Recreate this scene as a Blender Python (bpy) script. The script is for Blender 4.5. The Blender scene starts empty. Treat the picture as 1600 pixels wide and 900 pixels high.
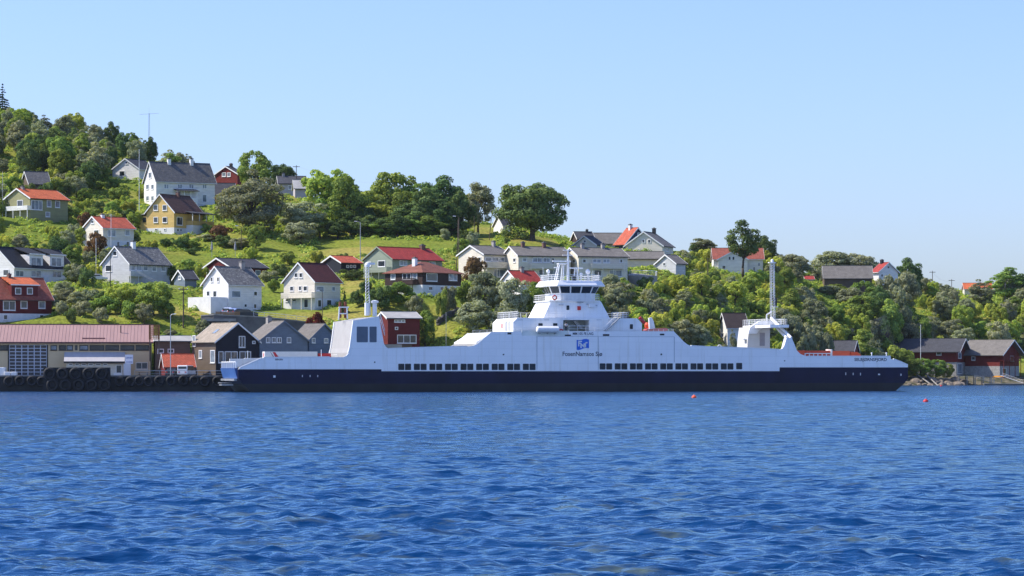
import bpy, bmesh, math, random
import numpy as np
from mathutils import Vector, Matrix
R = math.radians
random.seed(7); np.random.seed(7)
sc = bpy.context.scene
COL = sc.collection

# ------------------------------------------------------------------ camera, sky, sun, exposure
F = 4450.0      # focal length in photo pixels (photo is 1600 wide) = 100 mm on full frame
CH = 4.0        # camera height over the water
HY = 576.4      # photo row of the horizon
cam = bpy.data.cameras.new('camera')
camo = bpy.data.objects.new('camera', cam); COL.objects.link(camo)
camo.location = (0, 0, CH); camo.rotation_euler = (R(90), 0, 0)
cam.sensor_width = 36.0; cam.lens = F/1600*36
cam.shift_y = (HY-450)/1600
cam.clip_start = 1.0; cam.clip_end = 20000
sc.camera = camo

SUN_AZ = 4.0   # degrees behind straight left
SUN_EL = 47.0
sdir = Vector((-math.cos(R(SUN_AZ))*math.cos(R(SUN_EL)), math.sin(R(SUN_AZ))*math.cos(R(SUN_EL)), math.sin(R(SUN_EL))))
world = bpy.data.worlds.new('World'); sc.world = world
world.use_nodes = True
wn = world.node_tree.nodes; wl = world.node_tree.links
for n in list(wn): wn.remove(n)
out = wn.new('ShaderNodeOutputWorld'); bg = wn.new('ShaderNodeBackground')
sky = wn.new('ShaderNodeTexSky'); sky.sky_type = 'NISHITA'; sky.sun_disc = False
sky.sun_elevation = R(SUN_EL)
sky.sun_rotation = math.atan2(sdir.x, sdir.y)
sky.altitude = 0; sky.air_density = 1.0; sky.dust_density = 1.0; sky.ozone_density = 2.0
hs = wn.new('ShaderNodeMix'); hs.data_type = 'RGBA'; hs.blend_type = 'MULTIPLY'; hs.inputs[0].default_value = 1.0
hs.inputs[7].default_value = (0.73, 0.825, 1.18, 1.0)      # the camera's cool white balance
wl.new(sky.outputs[0], hs.inputs[6]); wl.new(hs.outputs[2], bg.inputs['Color'])
bg.inputs['Strength'].default_value = 0.15
wl.new(bg.outputs[0], out.inputs[0])
sun = bpy.data.lights.new('sun', 'SUN'); sun.energy = 5.0; sun.angle = R(0.53); sun.color = (1.0, 0.93, 0.82)
suno = bpy.data.objects.new('sun', sun); COL.objects.link(suno)
suno.rotation_euler = (-sdir).to_track_quat('-Z', 'Y').to_euler()
sc.view_settings.view_transform = 'Standard'; sc.view_settings.look = 'None'
sc.view_settings.exposure = 0.35; sc.view_settings.gamma = 1.0
sc.view_settings.use_curve_mapping = False
sc.cycles.use_denoising = True
sc.cycles.max_bounces = 6; sc.cycles.diffuse_bounces = 2; sc.cycles.glossy_bounces = 3
sc.cycles.transmission_bounces = 3; sc.cycles.transparent_max_bounces = 6
sc.cycles.caustics_reflective = True; sc.cycles.sample_clamp_indirect = 3.0; sc.cycles.caustics_refractive = False

# ------------------------------------------------------------------ helpers
def P(px, py, D):
    return Vector(((px-800)/F*D, D, CH+(HY-py)/F*D))

def tag(o, label=None, cat=None, group=None, kind=None):
    if label: o['label'] = label
    if cat: o['category'] = cat
    if group: o['group'] = group
    if kind: o['kind'] = kind
    return o

def empty(name, loc, rz=0.0):
    o = bpy.data.objects.new(name, None); COL.objects.link(o)
    o.location = loc; o.rotation_euler = (0, 0, rz); o.empty_display_size = 0.3
    return o

class MB:
    def __init__(s): s.v = []; s.f = []
    def add(s, vs, fs):
        b = len(s.v); s.v.extend([tuple(p) for p in vs]); s.f.extend([tuple(i+b for i in f) for f in fs]); return s
    def box(s, x0, x1, y0, y1, z0, z1):
        return s.add([(x0,y0,z0),(x1,y0,z0),(x1,y1,z0),(x0,y1,z0),(x0,y0,z1),(x1,y0,z1),(x1,y1,z1),(x0,y1,z1)],
                     [(0,3,2,1),(4,5,6,7),(0,1,5,4),(1,2,6,5),(2,3,7,6),(3,0,4,7)])
    def hexa(s, b, t):   # two 4-rings
        return s.add(list(b)+list(t), [(0,3,2,1),(4,5,6,7),(0,1,5,4),(1,2,6,5),(2,3,7,6),(3,0,4,7)])
    def rings(s, b, t):  # two n-rings closed
        n = len(b)
        fs = [(i,(i+1)%n,n+(i+1)%n,n+i) for i in range(n)] + [tuple(range(n-1,-1,-1)), tuple(range(n,2*n))]
        return s.add(list(b)+list(t), fs)
    def prism_y(s, poly, y0, y1):   # poly in (x,z)
        return s.rings([(x,y0,z) for x,z in poly], [(x,y1,z) for x,z in poly])
    def prism_z(s, poly, z0, z1):
        return s.rings([(x,y,z0) for x,y in poly], [(x,y,z1) for x,y in poly])
    def prism_x(s, poly, x0, x1):   # poly in (y,z)
        return s.rings([(x0,y,z) for y,z in poly], [(x1,y,z) for y,z in poly])
    def tube(s, p, q, r, r2=None, n=6):
        p = Vector(p); q = Vector(q); r2 = r if r2 is None else r2
        d = (q-p).normalized(); a = d.orthogonal().normalized(); b = d.cross(a)
        c = [(math.cos(2*math.pi*i/n), math.sin(2*math.pi*i/n)) for i in range(n)]
        return s.rings([p+a*r*x+b*r*y for x,y in c], [q+a*r2*x+b*r2*y for x,y in c])
    def path(s, pts, r, n=5):
        for a,b in zip(pts[:-1], pts[1:]): s.tube(a,b,r,n=n)
        return s
    def lathe(s, prof, n=12, c=(0,0,0)):   # prof [(r,z)]
        vs=[]; fs=[]
        for r,z in prof:
            for i in range(n):
                a=2*math.pi*i/n; vs.append((c[0]+r*math.cos(a), c[1]+r*math.sin(a), c[2]+z))
        for j in range(len(prof)-1):
            for i in range(n):
                fs.append((j*n+i, j*n+(i+1)%n, (j+1)*n+(i+1)%n, (j+1)*n+i))
        fs.append(tuple(range(n-1,-1,-1))); fs.append(tuple((len(prof)-1)*n+i for i in range(n)))
        return s.add(vs, fs)
    def torus(s, c, R0, r, axis='y', n=16, m=8):
        vs=[]; fs=[]
        for i in range(n):
            a=2*math.pi*i/n
            for j in range(m):
                b=2*math.pi*j/m; rr=R0+r*math.cos(b); h=r*math.sin(b)
                if axis=='y': p=(c[0]+rr*math.cos(a), c[1]+h, c[2]+rr*math.sin(a))
                elif axis=='x': p=(c[0]+h, c[1]+rr*math.cos(a), c[2]+rr*math.sin(a))
                else: p=(c[0]+rr*math.cos(a), c[1]+rr*math.sin(a), c[2]+h)
                vs.append(p)
        for i in range(n):
            for j in range(m):
                fs.append((i*m+j, ((i+1)%n)*m+j, ((i+1)%n)*m+(j+1)%m, i*m+(j+1)%m))
        return s.add(vs, fs)
    def mesh(s, name, m=None, smooth=False, fix=True):
        me = bpy.data.meshes.new(name); me.from_pydata(s.v, [], s.f)
        if fix:
            bm = bmesh.new(); bm.from_mesh(me); bmesh.ops.recalc_face_normals(bm, faces=bm.faces); bm.to_mesh(me); bm.free()
        if m: me.materials.append(m)
        if smooth: me.polygons.foreach_set('use_smooth', [True]*len(me.polygons))
        me.update(); return me
    def build(s, name, m=None, parent=None, smooth=False, fix=True):
        o = bpy.data.objects.new(name, s.mesh(name, m, smooth, fix)); COL.objects.link(o)
        if parent: o.parent = parent
        return o

def mobj(name, me, parent=None, loc=None):
    o = bpy.data.objects.new(name, me); COL.objects.link(o)
    if parent: o.parent = parent
    if loc is not None: o.location = loc
    return o

# ------------------------------------------------------------------ materials
MATS = {}
def newmat(name):
    m = bpy.data.materials.new(name); m.use_nodes = True
    nt = m.node_tree; b = nt.nodes['Principled BSDF']; MATS[name] = m
    return m, nt, b
def rgb(c): return (c[0], c[1], c[2], 1.0)
def noise_col(nt, col, var, scale, coord='Object', detail=4.0, stretch=None):
    tc = nt.nodes.new('ShaderNodeTexCoord'); nz = nt.nodes.new('ShaderNodeTexNoise')
    nz.inputs['Scale'].default_value = scale; nz.inputs['Detail'].default_value = detail
    if stretch:
        mp = nt.nodes.new('ShaderNodeMapping'); mp.inputs['Scale'].default_value = stretch
        nt.links.new(tc.outputs[coord], mp.inputs[0]); nt.links.new(mp.outputs[0], nz.inputs['Vector'])
    else: nt.links.new(tc.outputs[coord], nz.inputs['Vector'])
    rp = nt.nodes.new('ShaderNodeValToRGB')
    rp.color_ramp.elements[0].position = 0.3; rp.color_ramp.elements[1].position = 0.7
    rp.color_ramp.elements[0].color = rgb([max(0,c*(1-var)) for c in col])
    rp.color_ramp.elements[1].color = rgb([c*(1+var) for c in col])
    nt.links.new(nz.outputs['Fac'], rp.inputs[0])
    return tc, nz, rp
def plain(name, col, rough=0.6, var=0.1, scale=1.2, metal=0.0, bump=0.0, stretch=None, spec=0.4):
    if name in MATS: return MATS[name]
    m, nt, b = newmat(name)
    tc, nz, rp = noise_col(nt, col, var, scale, stretch=stretch)
    nt.links.new(rp.outputs[0], b.inputs['Base Color'])
    b.inputs['Roughness'].default_value = rough; b.inputs['Metallic'].default_value = metal
    b.inputs['Specular IOR Level'].default_value = spec
    if bump:
        bp = nt.nodes.new('ShaderNodeBump'); bp.inputs['Strength'].default_value = bump; bp.inputs['Distance'].default_value = 0.05
        nt.links.new(nz.outputs['Fac'], bp.inputs['Height']); nt.links.new(bp.outputs[0], b.inputs['Normal'])
    return m
def siding(name, col, board=0.18, vertical=False, var=0.09, rough=0.7, depth=0.35):
    """painted boards: a groove line every board width, slight colour change from board to board"""
    if name in MATS: return MATS[name]
    m, nt, b = newmat(name)
    tc, nz, rp = noise_col(nt, col, var, 0.7, stretch=(1,1,2.5))
    sp = nt.nodes.new('ShaderNodeSeparateXYZ'); nt.links.new(tc.outputs['Object'], sp.inputs[0])
    if vertical:
        ad = nt.nodes.new('ShaderNodeMath'); ad.operation='ADD'
        nt.links.new(sp.outputs['X'], ad.inputs[0]); nt.links.new(sp.outputs['Y'], ad.inputs[1]); src = ad.outputs[0]
    else: src = sp.outputs['Z']
    dv = nt.nodes.new('ShaderNodeMath'); dv.operation='DIVIDE'; dv.inputs[1].default_value = board; nt.links.new(src, dv.inputs[0])
    fr = nt.nodes.new('ShaderNodeMath'); fr.operation='FRACT'; nt.links.new(dv.outputs[0], fr.inputs[0])
    fl = nt.nodes.new('ShaderNodeMath'); fl.operation='FLOOR'; nt.links.new(dv.outputs[0], fl.inputs[0])
    wn_ = nt.nodes.new('ShaderNodeTexWhiteNoise'); wn_.noise_dimensions='1D'; nt.links.new(fl.outputs[0], wn_.inputs['W'])
    mr = nt.nodes.new('ShaderNodeMapRange'); mr.inputs[3].default_value=0.93; mr.inputs[4].default_value=1.05; nt.links.new(wn_.outputs['Value'], mr.inputs[0])
    gt = nt.nodes.new('ShaderNodeMapRange'); gt.inputs[1].default_value=0.0; gt.inputs[2].default_value=0.14; gt.inputs[3].default_value=0.0; gt.inputs[4].default_value=1.0
    nt.links.new(fr.outputs[0], gt.inputs[0])
    g2 = nt.nodes.new('ShaderNodeMapRange'); g2.inputs[3].default_value=1-depth; g2.inputs[4].default_value=1.0; nt.links.new(gt.outputs[0], g2.inputs[0])
    mu = nt.nodes.new('ShaderNodeMath'); mu.operation='MULTIPLY'; nt.links.new(mr.outputs[0], mu.inputs[0]); nt.links.new(g2.outputs[0], mu.inputs[1])
    mx = nt.nodes.new('ShaderNodeMix'); mx.data_type='RGBA'; mx.blend_type='MULTIPLY'; mx.inputs[0].default_value=1.0
    nt.links.new(rp.outputs[0], mx.inputs[6]); nt.links.new(mu.outputs[0], mx.inputs[7])
    nt.links.new(mx.outputs[2], b.inputs['Base Color'])
    bp = nt.nodes.new('ShaderNodeBump'); bp.inputs['Strength'].default_value=0.5; bp.inputs['Distance'].default_value=0.03
    nt.links.new(gt.outputs[0], bp.inputs['Height']); nt.links.new(bp.outputs[0], b.inputs['Normal'])
    b.inputs['Roughness'].default_value = rough; b.inputs['Specular IOR Level'].default_value = 0.25
    return m
def rooftile(name, col, col2=None, row=0.32, width=0.28, var=0.25, rough=0.75, moss=0.0, mosscol=(0.2,0.2,0.15)):
    """courses of tiles or slates: every piece its own tone, dark joints, wear in large patches"""
    if name in MATS: return MATS[name]
    m, nt, b = newmat(name)
    col2 = col2 or tuple(c*(1-var) for c in col)
    tc = nt.nodes.new('ShaderNodeTexCoord'); sp = nt.nodes.new('ShaderNodeSeparateXYZ'); nt.links.new(tc.outputs['Object'], sp.inputs[0])
    ml = nt.nodes.new('ShaderNodeMath'); ml.operation='MULTIPLY'; ml.inputs[1].default_value=1.75; nt.links.new(sp.outputs['Z'], ml.inputs[0])
    cb = nt.nodes.new('ShaderNodeCombineXYZ'); nt.links.new(sp.outputs['X'], cb.inputs['X']); nt.links.new(ml.outputs[0], cb.inputs['Y'])
    br = nt.nodes.new('ShaderNodeTexBrick'); nt.links.new(cb.outputs[0], br.inputs['Vector'])
    br.inputs['Color1'].default_value=rgb(col); br.inputs['Color2'].default_value=rgb(col2); br.inputs['Mortar'].default_value=rgb([c*0.45 for c in col2])
    br.inputs['Scale'].default_value=1.0; br.inputs['Mortar Size'].default_value=0.035; br.inputs['Mortar Smooth'].default_value=0.4
    br.inputs['Brick Width'].default_value=width; br.inputs['Row Height'].default_value=row; br.inputs['Bias'].default_value=0.0
    nz = nt.nodes.new('ShaderNodeTexNoise'); nz.inputs['Scale'].default_value=0.9; nz.inputs['Detail'].default_value=6; nt.links.new(tc.outputs['Object'], nz.inputs['Vector'])
    mr = nt.nodes.new('ShaderNodeMapRange'); mr.inputs[1].default_value=0.3; mr.inputs[2].default_value=0.7; mr.inputs[3].default_value=0.8; mr.inputs[4].default_value=1.15; nt.links.new(nz.outputs['Fac'], mr.inputs[0])
    mx = nt.nodes.new('ShaderNodeMix'); mx.data_type='RGBA'; mx.blend_type='MULTIPLY'; mx.inputs[0].default_value=1.0
    nt.links.new(br.outputs['Color'], mx.inputs[6]); nt.links.new(mr.outputs[0], mx.inputs[7])
    last = mx.outputs[2]
    if moss:
        n2 = nt.nodes.new('ShaderNodeTexNoise'); n2.inputs['Scale'].default_value=2.3; n2.inputs['Detail'].default_value=8; nt.links.new(tc.outputs['Object'], n2.inputs['Vector'])
        m2 = nt.nodes.new('ShaderNodeMapRange'); m2.inputs[1].default_value=0.52; m2.inputs[2].default_value=0.68; m2.inputs[4].default_value=moss; nt.links.new(n2.outputs['Fac'], m2.inputs[0])
        x2 = nt.nodes.new('ShaderNodeMix'); x2.data_type='RGBA'; nt.links.new(m2.outputs[0], x2.inputs[0]); nt.links.new(last, x2.inputs[6]); x2.inputs[7].default_value=rgb(mosscol); last=x2.outputs[2]
    nt.links.new(last, b.inputs['Base Color'])
    bp = nt.nodes.new('ShaderNodeBump'); bp.inputs['Strength'].default_value=0.6; bp.inputs['Distance'].default_value=0.04; bp.invert=True
    nt.links.new(br.outputs['Fac'], bp.inputs['Height']); nt.links.new(bp.outputs[0], b.inputs['Normal'])
    b.inputs['Roughness'].default_value=rough; b.inputs['Specular IOR Level'].default_value=0.3
    return m
def glassmat(name, col, rough=0.06):
    if name in MATS: return MATS[name]
    m, nt, b = newmat(name)
    tc, nz, rp = noise_col(nt, col, 0.45, 0.8)
    nt.links.new(rp.outputs[0], b.inputs['Base Color'])
    b.inputs['Roughness'].default_value = rough; b.inputs['Specular IOR Level'].default_value = 0.7
    return m
def leafmat(name, c1, c2, trans=0.35, objvar=0.25):
    if name in MATS: return MATS[name]
    m, nt, b = newmat(name)
    nt.nodes.remove(b); outn = nt.nodes['Material Output']
    ge = nt.nodes.new('ShaderNodeNewGeometry'); oi = nt.nodes.new('ShaderNodeObjectInfo')
    rp = nt.nodes.new('ShaderNodeValToRGB'); rp.color_ramp.elements[0].color=rgb(c1); rp.color_ramp.elements[1].color=rgb(c2)
    nt.links.new(ge.outputs['Random Per Island'], rp.inputs[0])
    hsv = nt.nodes.new('ShaderNodeHueSaturation')
    mr = nt.nodes.new('ShaderNodeMapRange'); mr.inputs[3].default_value=1-objvar; mr.inputs[4].default_value=1+objvar; nt.links.new(oi.outputs['Random'], mr.inputs[0])
    # a second, decorrelated number from the same per-plant random for hue
    mm = nt.nodes.new('ShaderNodeMath'); mm.operation='MULTIPLY'; mm.inputs[1].default_value=7.31; nt.links.new(oi.outputs['Random'], mm.inputs[0])
    fr = nt.nodes.new('ShaderNodeMath'); fr.operation='FRACT'; nt.links.new(mm.outputs[0], fr.inputs[0])
    mh = nt.nodes.new('ShaderNodeMapRange'); mh.inputs[3].default_value=0.488; mh.inputs[4].default_value=0.53; nt.links.new(fr.outputs[0], mh.inputs[0])
    nt.links.new(mh.outputs[0], hsv.inputs['Hue']); nt.links.new(mr.outputs[0], hsv.inputs['Value']); nt.links.new(rp.outputs[0], hsv.inputs['Color'])
    df = nt.nodes.new('ShaderNodeBsdfDiffuse'); tr = nt.nodes.new('ShaderNodeBsdfTranslucent'); mx = nt.nodes.new('ShaderNodeMixShader')
    nt.links.new(hsv.outputs[0], df.inputs['Color'])
    ty = nt.nodes.new('ShaderNodeMix'); ty.data_type='RGBA'; ty.blend_type='MULTIPLY'; ty.inputs[0].default_value=1.0; ty.inputs[7].default_value=(1.5,1.4,0.5,1)
    nt.links.new(hsv.outputs[0], ty.inputs[6]); nt.links.new(ty.outputs[2], tr.inputs['Color'])
    mx.inputs[0].default_value = trans
    nt.links.new(df.outputs[0], mx.inputs[1]); nt.links.new(tr.outputs[0], mx.inputs[2]); nt.links.new(mx.outputs[0], outn.inputs['Surface'])
    return m

WHITE = siding('white boards', (0.80,0.78,0.74))
CREAM = siding('cream boards', (0.74,0.69,0.58))
TRIM = plain('white trim', (0.80,0.80,0.78), 0.5, 0.05)
DARKTRIM = plain('dark trim', (0.03,0.028,0.028), 0.6, 0.2)
CONC = plain('concrete', (0.30,0.285,0.26), 0.9, 0.25, 0.8, bump=0.3)
DCONC = plain('weathered concrete', (0.13,0.125,0.12), 0.9, 0.35, 0.6, bump=0.4)
BASEW = plain('whitewashed foundation', (0.72,0.72,0.71), 0.85, 0.1, 1.0)
GLASS = glassmat('window glass', (0.035,0.045,0.055))
GLASSB = glassmat('window glass with pale curtains', (0.20,0.24,0.28))
GLASSN = glassmat('tinted ship glass', (0.018,0.030,0.045), 0.12); GLASSN.node_tree.nodes['Principled BSDF'].inputs['Specular IOR Level'].default_value = 0.22
BRICK = plain('chimney brick', (0.16,0.09,0.07), 0.9, 0.3, 4)
GREYBR = plain('grey chimney render', (0.33,0.31,0.29), 0.9, 0.15, 2)
STEEL = plain('galvanised steel', (0.42,0.43,0.44), 0.45, 0.12, 2, metal=0.6)
WOODPOLE = plain('tarred wood pole', (0.10,0.075,0.055), 0.9, 0.3, 3)
RUBBER = plain('black rubber', (0.011,0.011,0.013), 0.7, 0.4, 1.5, bump=0.2)
def shippaint():
    m, nt, b = newmat('white ship paint')
    tc, nz, rp = noise_col(nt, (0.88,0.88,0.87), 0.03, 0.35)
    mp = nt.nodes.new('ShaderNodeMapping'); mp.inputs['Scale'].default_value=(1.6,1.6,0.10); nt.links.new(tc.outputs['Object'], mp.inputs[0])
    n2 = nt.nodes.new('ShaderNodeTexNoise'); n2.inputs['Scale'].default_value=1.0; n2.inputs['Detail'].default_value=5; nt.links.new(mp.outputs[0], n2.inputs['Vector'])
    r2 = nt.nodes.new('ShaderNodeValToRGB'); r2.color_ramp.elements[0].position=.30; r2.color_ramp.elements[0].color=rgb((0.90,0.885,0.85)); r2.color_ramp.elements[1].position=.45; r2.color_ramp.elements[1].color=rgb((1,1,1)); nt.links.new(n2.outputs['Fac'], r2.inputs[0])
    sp = nt.nodes.new('ShaderNodeSeparateXYZ'); nt.links.new(tc.outputs['Object'], sp.inputs[0]); cb = nt.nodes.new('ShaderNodeCombineXYZ'); nt.links.new(sp.outputs['X'], cb.inputs['X']); nt.links.new(sp.outputs['Z'], cb.inputs['Y'])
    br = nt.nodes.new('ShaderNodeTexBrick'); nt.links.new(cb.outputs[0], br.inputs['Vector']); br.inputs['Scale'].default_value=1; br.inputs['Brick Width'].default_value=6.5; br.inputs['Row Height'].default_value=1.25; br.inputs['Mortar Size'].default_value=.025
    br.inputs['Color1'].default_value=rgb((1,1,1)); br.inputs['Color2'].default_value=rgb((.965,.97,.975)); br.inputs['Mortar'].default_value=rgb((.86,.87,.88))
    m1 = nt.nodes.new('ShaderNodeMix'); m1.data_type='RGBA'; m1.blend_type='MULTIPLY'; m1.inputs[0].default_value=1; nt.links.new(rp.outputs[0], m1.inputs[6]); nt.links.new(r2.outputs[0], m1.inputs[7])
    m2 = nt.nodes.new('ShaderNodeMix'); m2.data_type='RGBA'; m2.blend_type='MULTIPLY'; m2.inputs[0].default_value=1; nt.links.new(m1.outputs[2], m2.inputs[6]); nt.links.new(br.outputs['Color'], m2.inputs[7])
    nt.links.new(m2.outputs[2], b.inputs['Base Color']); b.inputs['Roughness'].default_value=.4; b.inputs['Specular IOR Level'].default_value=.4
    bp = nt.nodes.new('ShaderNodeBump'); bp.inputs['Strength'].default_value=.25; bp.inputs['Distance'].default_value=.05; nt.links.new(nz.outputs['Fac'], bp.inputs['Height']); nt.links.new(bp.outputs[0], b.inputs['Normal'])
    return m
SHIPW = shippaint()
SHIPRAIL = plain('white rail paint', (0.82,0.82,0.81), 0.45, 0.04)
NAVY = plain('navy hull paint', (0.008,0.009,0.036), 0.42, 0.25, 0.3, stretch=(1,1,0.3), spec=0.2)
BOOT = plain('black boot topping', (0.012,0.012,0.014), 0.6, 0.4, 0.4, stretch=(1,1,0.4))
SEAM = plain('plate seam grey paint', (0.25,0.28,0.33), 0.6, 0.1)  # dark grey for panel seams, grab rails, end doors and pipe brackets
DECKG = plain('deck green grey', (0.16,0.18,0.17), 0.8, 0.2, 0.8)
ORANGE = plain('signal orange', (0.80,0.10,0.03), 0.5, 0.1)
RED = plain('signal red', (0.55,0.03,0.03), 0.5, 0.1)
BARK = plain('grey brown bark', (0.085,0.065,0.05), 0.95, 0.3, 3)
BLACKP = plain('black paint', (0.02,0.02,0.022), 0.5, 0.2)

# ------------------------------------------------------------------ terrain: columns of (distance, photo row where that ground shows)
TC = {
 0:   [(505,592),(526,590),(536,505),(548,490),(575,442),(622,387),(652,340),(700,292),(760,238),(850,186)],
 200: [(505,592),(527,590),(537,511),(548,488),(582,444),(622,390),(650,366),(700,322),(745,279),(815,232)],
 300: [(505,592),(527,590),(541,511),(553,487),(597,440),(625,394),(650,365),(700,322),(752,290),(790,266)],
 400: [(505,592),(528,590),(541,508),(557,483),(598,440),(632,385),(660,355),(700,325),(745,300),(775,288)],
 500: [(508,592),(526,586),(540,508),(559,482),(600,428),(622,398),(650,381),(670,368),(745,318),(770,312)],
 600: [(510,596),(532,560),(545,505),(562,462),(588,440),(618,398),(650,376),(672,366),(720,345),(750,342)],
 720: [(512,600),(532,560),(545,502),(563,463),(600,440),(640,388),(665,372),(720,352),(750,350)],
 800: [(516,603),(532,560),(548,515),(565,478),(600,444),(640,388),(680,368),(720,354),(750,352)],
 900: [(522,606),(538,560),(556,505),(576,465),(602,444),(650,390),(690,378),(720,374)],
 1000:[(528,607),(545,560),(560,520),(595,465),(615,440),(665,398),(700,386),(730,383)],
 1100:[(540,608),(560,580),(580,545),(605,502),(650,452),(690,422),(730,404),(755,402)],
 1200:[(575,606),(600,586),(625,548),(650,505),(690,452),(715,428),(755,416),(780,415)],
 1300:[(620,605),(640,588),(670,550),(700,505),(735,463),(752,449),(795,434),(820,433)],
 1400:[(685,603),(705,587),(742,543),(770,503),(808,462),(840,445),(860,443)],
 1500:[(694,603),(712,587),(742,552),(775,503),(808,472),(845,458),(875,455)],
 1600:[(700,603),(716,588),(745,553),(780,503),(815,472),(850,460),(880,457)],
}
PXG = np.arange(-1600, 3201, 12.0); DG = np.arange(494, 1160, 3.0)
_cols = sorted(TC)
_Z = []
for c in _cols:
    pts = TC[c]; d = [p[0] for p in pts]; z = [CH+(HY-p[1])/F*p[0] for p in pts]
    d0, z0 = d[0], z[0]
    d = [d0-14, d0-2] + d; z = [-4.0, -2.2 if c > 450 else z0-0.2] + z
    if c <= 450:                      # behind the quay wall the ground starts well inside the quay
        d = [d0-14, d0+9, d0+15]+d[3:]; z = [-4.0, -4.0, z0]+z[3:]
    de, ze = d[-1], z[-1]
    d += [de+40, de+160, 1200]; z += [ze-2, ze-22, -5]
    zz = np.interp(DG, d, z)
    k = np.array([1,2,3,2,1])/9.0
    zp = np.pad(zz, 2, mode='edge'); _Z.append(np.convolve(zp, k, 'valid'))
_Z = np.array(_Z)
TZ = np.zeros((len(PXG), len(DG)))
for i, px in enumerate(PXG):
    q = min(max(px, _cols[0]), _cols[-1])
    j = min(np.searchsorted(_cols, q, side='right')-1, len(_cols)-2)
    t = (q-_cols[j])/(_cols[j+1]-_cols[j]); t = t*t*(3-2*t)*0.5 + t*0.5
    TZ[i] = _Z[j]*(1-t)+_Z[j+1]*t
XG = ((PXG[:,None]-800)/F)*DG[None,:]; YG = np.repeat(DG[None,:], len(PXG), 0)
def vnoise(x, y, seed=0):
    r = np.zeros_like(x); rs = np.random.RandomState(seed)
    for k in range(14):
        f = 0.03*1.5**(k%7); a = rs.uniform(0, 6.28); ph = rs.uniform(0, 6.28)
        r += np.sin((x*math.cos(a)+y*math.sin(a))*f*6.28+ph)/(1.35**(k%7))
    return r/4.0
_land = np.clip((TZ-3.2)/4.0, 0, 1)
TZ = TZ + vnoise(XG, YG, 3)*0.55*_land
CTRL = []     # (x, y, z) the ground must pass through
def fit_terrain():
    global TZ
    if not CTRL: return
    c = np.array(CTRL); Rr = 8.5
    r = np.array([p[2]-tz_xy(p[0], p[1]) for p in CTRL])
    d2 = (c[:,None,0]-c[None,:,0])**2+(c[:,None,1]-c[None,:,1])**2
    A = np.exp(-d2/Rr**2)+np.eye(len(c))*0.12
    w = np.linalg.solve(A, r)
    for (x,y,z), wi in zip(CTRL, w):
        TZ += wi*np.exp(-((XG-x)**2+(YG-y)**2)/Rr**2)
def tz(px, D):
    i = (px-PXG[0])/12.0; j = (D-DG[0])/3.0
    i = min(max(i,0), len(PXG)-1.001); j = min(max(j,0), len(DG)-1.001)
    a = int(i); b = int(j); u = i-a; v = j-b
    return (TZ[a,b]*(1-u)+TZ[a+1,b]*u)*(1-v)+(TZ[a,b+1]*(1-u)+TZ[a+1,b+1]*u)*v
def tz_xy(x, y): return tz(800+x/y*F, y)
def hit(px, py, d0=500, d1=900):
    """distance at which the photo's ray (px,py) first meets the ground"""
    for D in np.arange(d0, d1, 1.0):
        if HY-(tz(px, D)-CH)/D*F <= py: return float(D)
    return None
# ------------------------------------------------------------------ house colours
GREENW = siding('olive green boards', (0.30,0.29,0.145))
YELLOW = siding('ochre yellow boards', (0.68,0.47,0.16))
REDW = siding('barn red boards', (0.16,0.022,0.018), vertical=True, board=0.22)
DREDW = siding('dark red boards', (0.125,0.018,0.018))
GREYW = siding('pale grey boards', (0.52,0.53,0.54))
BLACKW = siding('black stained boards', (0.016,0.018,0.028), vertical=True, board=0.2)
BROWNB = siding('weathered brown boards', (0.13,0.10,0.075))
BROWNW = siding('dark brown boards', (0.045,0.026,0.022))
GRBLUE = siding('grey blue boards', (0.16,0.20,0.25))
BLUEW = siding('slate blue boards', (0.12,0.17,0.26))
NAVYW = siding('navy boards', (0.03,0.05,0.12))
SAGE = siding('sage green boards', (0.27,0.31,0.24))
BEIGE = siding('beige boards', (0.72,0.67,0.56))
KHAKI = plain('khaki wall panels', (0.66,0.50,0.29), 0.7, 0.06, 0.5)
LILAC = plain('lilac grey render', (0.45,0.41,0.43), 0.8, 0.08)
STONEW = plain('grey stone base', (0.33,0.32,0.30), 0.9, 0.3, 2.5, bump=0.5)
R_ORANGE = rooftile('orange tiles', (0.80,0.19,0.065), var=0.22)
R_REDOR = rooftile('red orange tiles', (0.66,0.14,0.07), var=0.25)
R_OLDRED = rooftile('old red tiles', (0.46,0.125,0.08), var=0.35, moss=0.25)
R_RED = rooftile('red tiles', (0.50,0.06,0.045), var=0.25)
R_MAROON = rooftile('maroon tiles', (0.13,0.032,0.028), var=0.3)
R_BROWN = rooftile('brown tiles', (0.19,0.095,0.068), var=0.3)
R_CLAY = rooftile('clay brown tiles', (0.30,0.11,0.07), var=0.25)
R_SLATE = rooftile('dark slates', (0.16,0.16,0.165), var=0.35, moss=0.55, mosscol=(0.22,0.20,0.16))
R_GREY = rooftile('grey concrete tiles', (0.24,0.235,0.225), var=0.4, moss=0.7, mosscol=(0.38,0.37,0.32))
R_TAUPE = rooftile('taupe shingles', (0.23,0.21,0.185), var=0.15)
R_SAND = rooftile('sand shingles', (0.42,0.35,0.27), var=0.12)
R_BLACK = rooftile('black roofing', (0.035,0.037,0.045), var=0.2)
R_DARK = rooftile('charcoal shingles', (0.085,0.087,0.10), var=0.25)
R_PALE = plain('pale sheet roofing', (0.36,0.35,0.33), 0.7, 0.15, 0.8)
R_DBROWN = rooftile('dark brown tiles', (0.06,0.042,0.04), var=0.3)

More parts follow.
